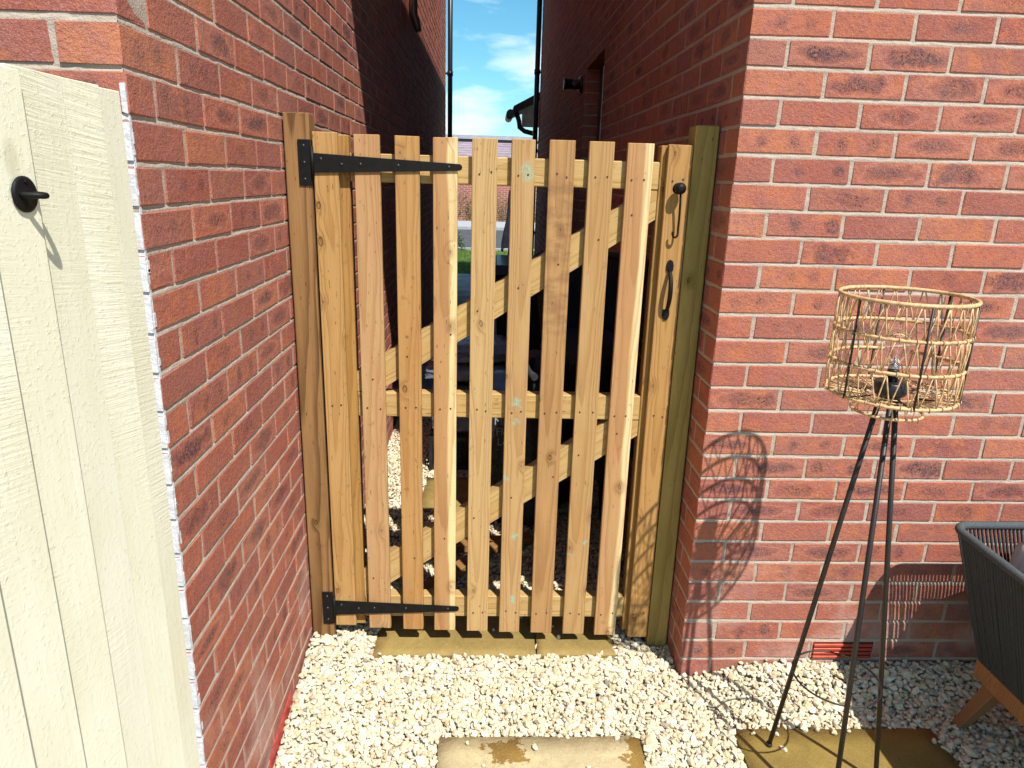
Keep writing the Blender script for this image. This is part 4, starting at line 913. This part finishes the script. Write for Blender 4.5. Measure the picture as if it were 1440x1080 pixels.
# dark timber offcuts lying just behind the gate
OFF = mat_wood('offcut', darken(srgb(170, 130, 80)), darken(srgb(120, 84, 46)), ring=.006, knots=.4, axis=0)
for i, (x, y, a, L) in enumerate(((-.80, .62, .9, .55), (-.66, .86, .25, .42))):
    m = MB().box(-L/2, L/2, -.03, .03, 0, .035); o = m.build('timber_offcut', OFF, loc=None, bevel=.002); o.location = (x, y, .006); o.rotation_euler = (0, 0, a)
    tag(o, ('timber offcut lying slanted close behind the gate', 'shorter timber offcut lying flat farther behind the gate')[i], 'timber', 'timber offcuts behind the gate')
# furled parasol in its pale cover, farther down the passage
par = empty('furled_parasol', (-.50, 3.6, 0)); tag(par, 'furled parasol in a pale grey cover farther down the passage', 'parasol')
cov = plain('cover_fabric', (.62, .68, .74), .7, .1, 30, .004, 40)
m = MB(); n = 18; zs = [(1.545, .020), (1.50, .026), (1.40, .030), (1.32, .036), (1.22, .058), (1.15, .070), (1.09, .074)]; o0 = len(m.v)
for z, r in zs:
    for j in range(n):
        w = 2*PI*j/n; q = r*(1+.22*math.cos(6*w+z*3)); m.v.append((-.50+q*math.cos(w)*.95, 3.6+q*math.sin(w), z+(.02*math.cos(3*w) if z < 1.1 else 0)))
for i in range(len(zs)-1):
    for j in range(n): m.f.append((i*n+j, (i+1)*n+j, (i+1)*n+(j+1) % n, i*n+(j+1) % n)); m.sm.append(True)
m.f.append(tuple(range(n))); m.sm.append(False)
m.build('cover', cov, par)
m = MB().tube([(-.50, 3.6, .06), (-.50, 3.6, 1.5)], .019, 10); m.build('pole', PIPE, par)
m = MB().lathe([(0, .0), (.22, .0), (.22, .05), (.05, .07), (.03, .2), (0, .2)], (-.50, 3.6, 0), n=24); m.build('base', PIPE, par)
# dark covered thing below it (wheelie bin)
wb_ = empty('wheelie_bin', (-.36, 3.15, 0)); tag(wb_, 'black wheelie bin in the shade of the right wall', 'bin')
m = MB().quadbox([(-.56, 2.92, .05), (-.14, 2.92, .05), (-.14, 3.36, .05), (-.56, 3.36, .05), (-.64, 2.86, .98), (-.06, 2.86, .98), (-.06, 3.42, .98), (-.64, 3.42, .98)]); m.build('body', PIPE, wb_, bevel=.02)
m = MB().quadbox([(-.66, 2.84, .985), (-.04, 2.84, .985), (-.04, 3.46, .985), (-.66, 3.46, .985), (-.62, 2.9, 1.05), (-.08, 2.9, 1.05), (-.08, 3.4, 1.07), (-.62, 3.4, 1.07)]); m.build('lid', PIPE, wb_, bevel=.008)
for x in (-.60, -.10): MB().lathe([(0, -.02), (.1, -.02), (.1, .02), (0, .02)], (x, 3.36, .10), (1, 0, 0), 18).build('wheel', PIPE, wb_)

# ------------------------------------------------------------------ street beyond
def sheet(name, x0, x1, y0, y1, z, mat):
    m = MB(); m.v += [(x0, y0, z), (x1, y0, z), (x1, y1, z), (x0, y1, z)]; m.f.append((0, 1, 2, 3)); m.sm.append(False); return tag(m.build(name, mat), kind='structure')
CONC = plain('path_concrete', (.20, .20, .21), .9, .3, 4, .004, 90)
m = MB().box(W+.003, -.003, 2.78, 10.4, -.05, -.004); tag(m.build('path', CONC), kind='structure')
sheet('lawn', -30, 30, 10.4, 14.6, -.02, plain('turf', (.055, .11, .02), .95, .35, 2.5, .02, 40))
m = MB().box(-30, 30, 14.6, 14.75, -.06, .04); tag(m.build('kerb', plain('kerb_concrete', (.32, .32, .31), .9)), kind='structure')
sheet('road', -40, 40, 14.75, 21.6, -.03, plain('asphalt', (.065, .068, .075), .9, .25, 6, .01, 120))
m = MB().box(-40, 40, 21.6, 24.8, -.06, .06); tag(m.build('pavement', plain('pavement_grey', (.34, .34, .35), .9, .15)), kind='structure')
def grass():
    rng = np.random.default_rng(5); n = 26000; x = rng.uniform(-3.2, 1.0, n); y = rng.uniform(10.45, 14.5, n); a = rng.uniform(0, 2*PI, n); h = rng.uniform(.03, .085, n); w = .006
    dx, dy = np.cos(a)*w, np.sin(a)*w; lx, ly = rng.normal(0, .02, n), rng.normal(0, .02, n); z = np.full(n, -.02)
    V = np.stack([np.stack([x-dx, y-dy, z], -1), np.stack([x+dx, y+dy, z], -1), np.stack([x+lx, y+ly, z+h], -1)], 1).reshape(-1, 3)
    k_ = NT('grass_blade'); r = k_.attr('brand')['Fac']; M_ = k_.done(k_.ramp(r, [(0, (.06, .13, .02)), (.6, (.11, .21, .035)), (1, (.20, .26, .06))]), .7)
    o = np_mesh('grass', V, [np.arange(3*n).reshape(-1, 3)], M_, {'brand': ('FLOAT', np.repeat(rng.random(n), 3))}); tag(o, 'mown green lawn at the street end of the passage', 'grass', kind='stuff')
grass()
LEAFM = None
def shrub(c, r, n, label, seed, col):
    rng = np.random.default_rng(seed); e = empty('shrub', (c[0], c[1], c[2])); tag(e, label, 'shrub', 'shrubs along the far pavement')
    u = rng.normal(size=(n, 3)); u /= np.linalg.norm(u, axis=1)[:, None]; rad = rng.uniform(.55, 1.0, n)**.6
    clump = rng.normal(size=(26, 3)); clump /= np.linalg.norm(clump, axis=1)[:, None]
    bump_ = 1+.18*np.max(u@clump.T, axis=1)**6
    P = u*rad[:, None]*bump_[:, None]*np.array(r); P[:, 2] = np.abs(P[:, 2]+r[2]*.15)
    R = rand_rot(n, rng); s = rng.uniform(.025, .055, n)
    L = np.array([(-.5, 0, 0), (0, -.28, .05), (.6, 0, 0), (0, .28, .05)])
    V = np.einsum('nij,kj->nki', R, L)*s[:, None, None]+P[:, None, :]
    k_ = NT('leaf'); ra = k_.attr('brand')['Fac']; M_ = k_.done(k_.ramp(ra, [(0, tuple(v*.5 for v in col)), (.55, col), (1, tuple(min(1, v*1.9) for v in col))]), .55, spec=.3)
    o = np_mesh('foliage', V.reshape(-1, 3), [np.arange(4*n).reshape(-1, 4)], M_, {'brand': ('FLOAT', np.repeat(rng.random(n), 4))}); o.parent = e; tag(o, kind='stuff')
    for i in range(4): 
        a = rng.uniform(0, 2*PI); m = MB().tube([(c[0]+.08*math.cos(a), c[1]+.08*math.sin(a), -.06), (c[0]+r[0]*.6*math.cos(a), c[1]+r[1]*.5*math.sin(a), c[2]+r[2]*.7)], [.025, .008], 6); m.build('stem', OFF, e)
SH = [(-3.1, 'rounded dark green shrub leftmost against the far brick garage'), (-1.95, 'rounded green shrub seen between the fourth and fifth pickets'), (-.75, 'low green shrub seen beside the furled parasol'), (.5, 'green shrub hidden mostly by the right house end')]
for i, (x, lb) in enumerate(SH): shrub((x, 25.35+.1*(i % 2), .0), (.75, .55, .95+.08*(i % 3)), 2600, lb, i+3, (.060, .085, .022))
m_ = [(-1.25, 14.35, .0)]
shrub((-1.42, 14.3, -.02), (.22, .22, .42), 700, 'small green shrub at the edge of the lawn', 31, (.05, .085, .02))
# far brick garage with mauve tiled roof
far = empty('brick_garage', (-1, 29, 0)); tag(far, 'low brick garage with mauve tiled roof across the street', 'garage')
kf = NT('far_brick'); pf = kf.pos(); a_ = kf.xyz(pf); tb_ = kf.n('ShaderNodeTexBrick'); kf.put(tb_.inputs['Vector'], kf.cmb(a_[0], a_[2], 0.)); tb_.inputs['Scale'].default_value = 1.0
tb_.inputs['Brick Width'].default_value = .225; tb_.inputs['Row Height'].default_value = .075; tb_.inputs['Mortar Size'].default_value = .006
tb_.inputs['Color1'].default_value = (.36, .10, .065, 1); tb_.inputs['Color2'].default_value = (.30, .10, .075, 1); tb_.inputs['Mortar'].default_value = (.5, .42, .36, 1)
FARB = kf.done(tb_.outputs['Color'], .9)
MB().box(-9, 7, 26.6, 31.4, -.06, 2.15).build('wall', FARB, far)
# roof: courses of tiles as real lapped strips
rt = MB().quadbox([(-9.2, 26.35, 2.10), (7.2, 26.35, 2.10), (7.2, 31.6, 2.10), (-9.2, 31.6, 2.10), (-9.2, 28.9, 3.02), (7.2, 28.9, 3.02), (7.2, 29.1, 3.02), (-9.2, 29.1, 3.02)]).build('roof', plain('mauve_tile_bed', (.10, .085, .10), .8), far)
MAUVE = plain('mauve_tile', (.27, .215, .245), .75, .15, 3, .004, 60)
for i in range(9):
    f0, f1 = i/9, (i+1)/9+.015; ya, yb = 26.34+2.56*f0, 26.34+2.56*f1; za, zb = 2.115+.925*f0, 2.115+.925*f1
    MB().quadbox([(-9.2, ya, za), (7.2, ya, za), (7.2, yb, zb-.03), (-9.2, yb, zb-.03), (-9.2, ya, za+.035), (7.2, ya, za+.035), (7.2, yb, zb), (-9.2, yb, zb)]).build('tile_course', MAUVE, rt)
MB().box(-9.2, 7.2, 28.8, 29.2, 2.98, 3.14).build('ridge', PIPE, rt)
MB().box(-9.2, 7.2, 26.22, 26.33, 2.06, 2.16).build('gutter', PIPE, rt)
fh = empty('far_house', (-1, 42, 0)); tag(fh, 'grey roofed house showing just above the garage ridge', 'house')
MB().box(-12, 9, 40, 46, -.06, 3.2).build('wall', FARB, fh)
MB().quadbox([(-12.3, 39.7, 3.2), (9.3, 39.7, 3.2), (9.3, 46.3, 3.2), (-12.3, 46.3, 3.2), (-12.3, 42.9, 4.05), (9.3, 42.9, 4.05), (9.3, 43.1, 4.05), (-12.3, 43.1, 4.05)]).build('roof', plain('grey_tile', (.22, .22, .24), .8, .15, 3), fh)
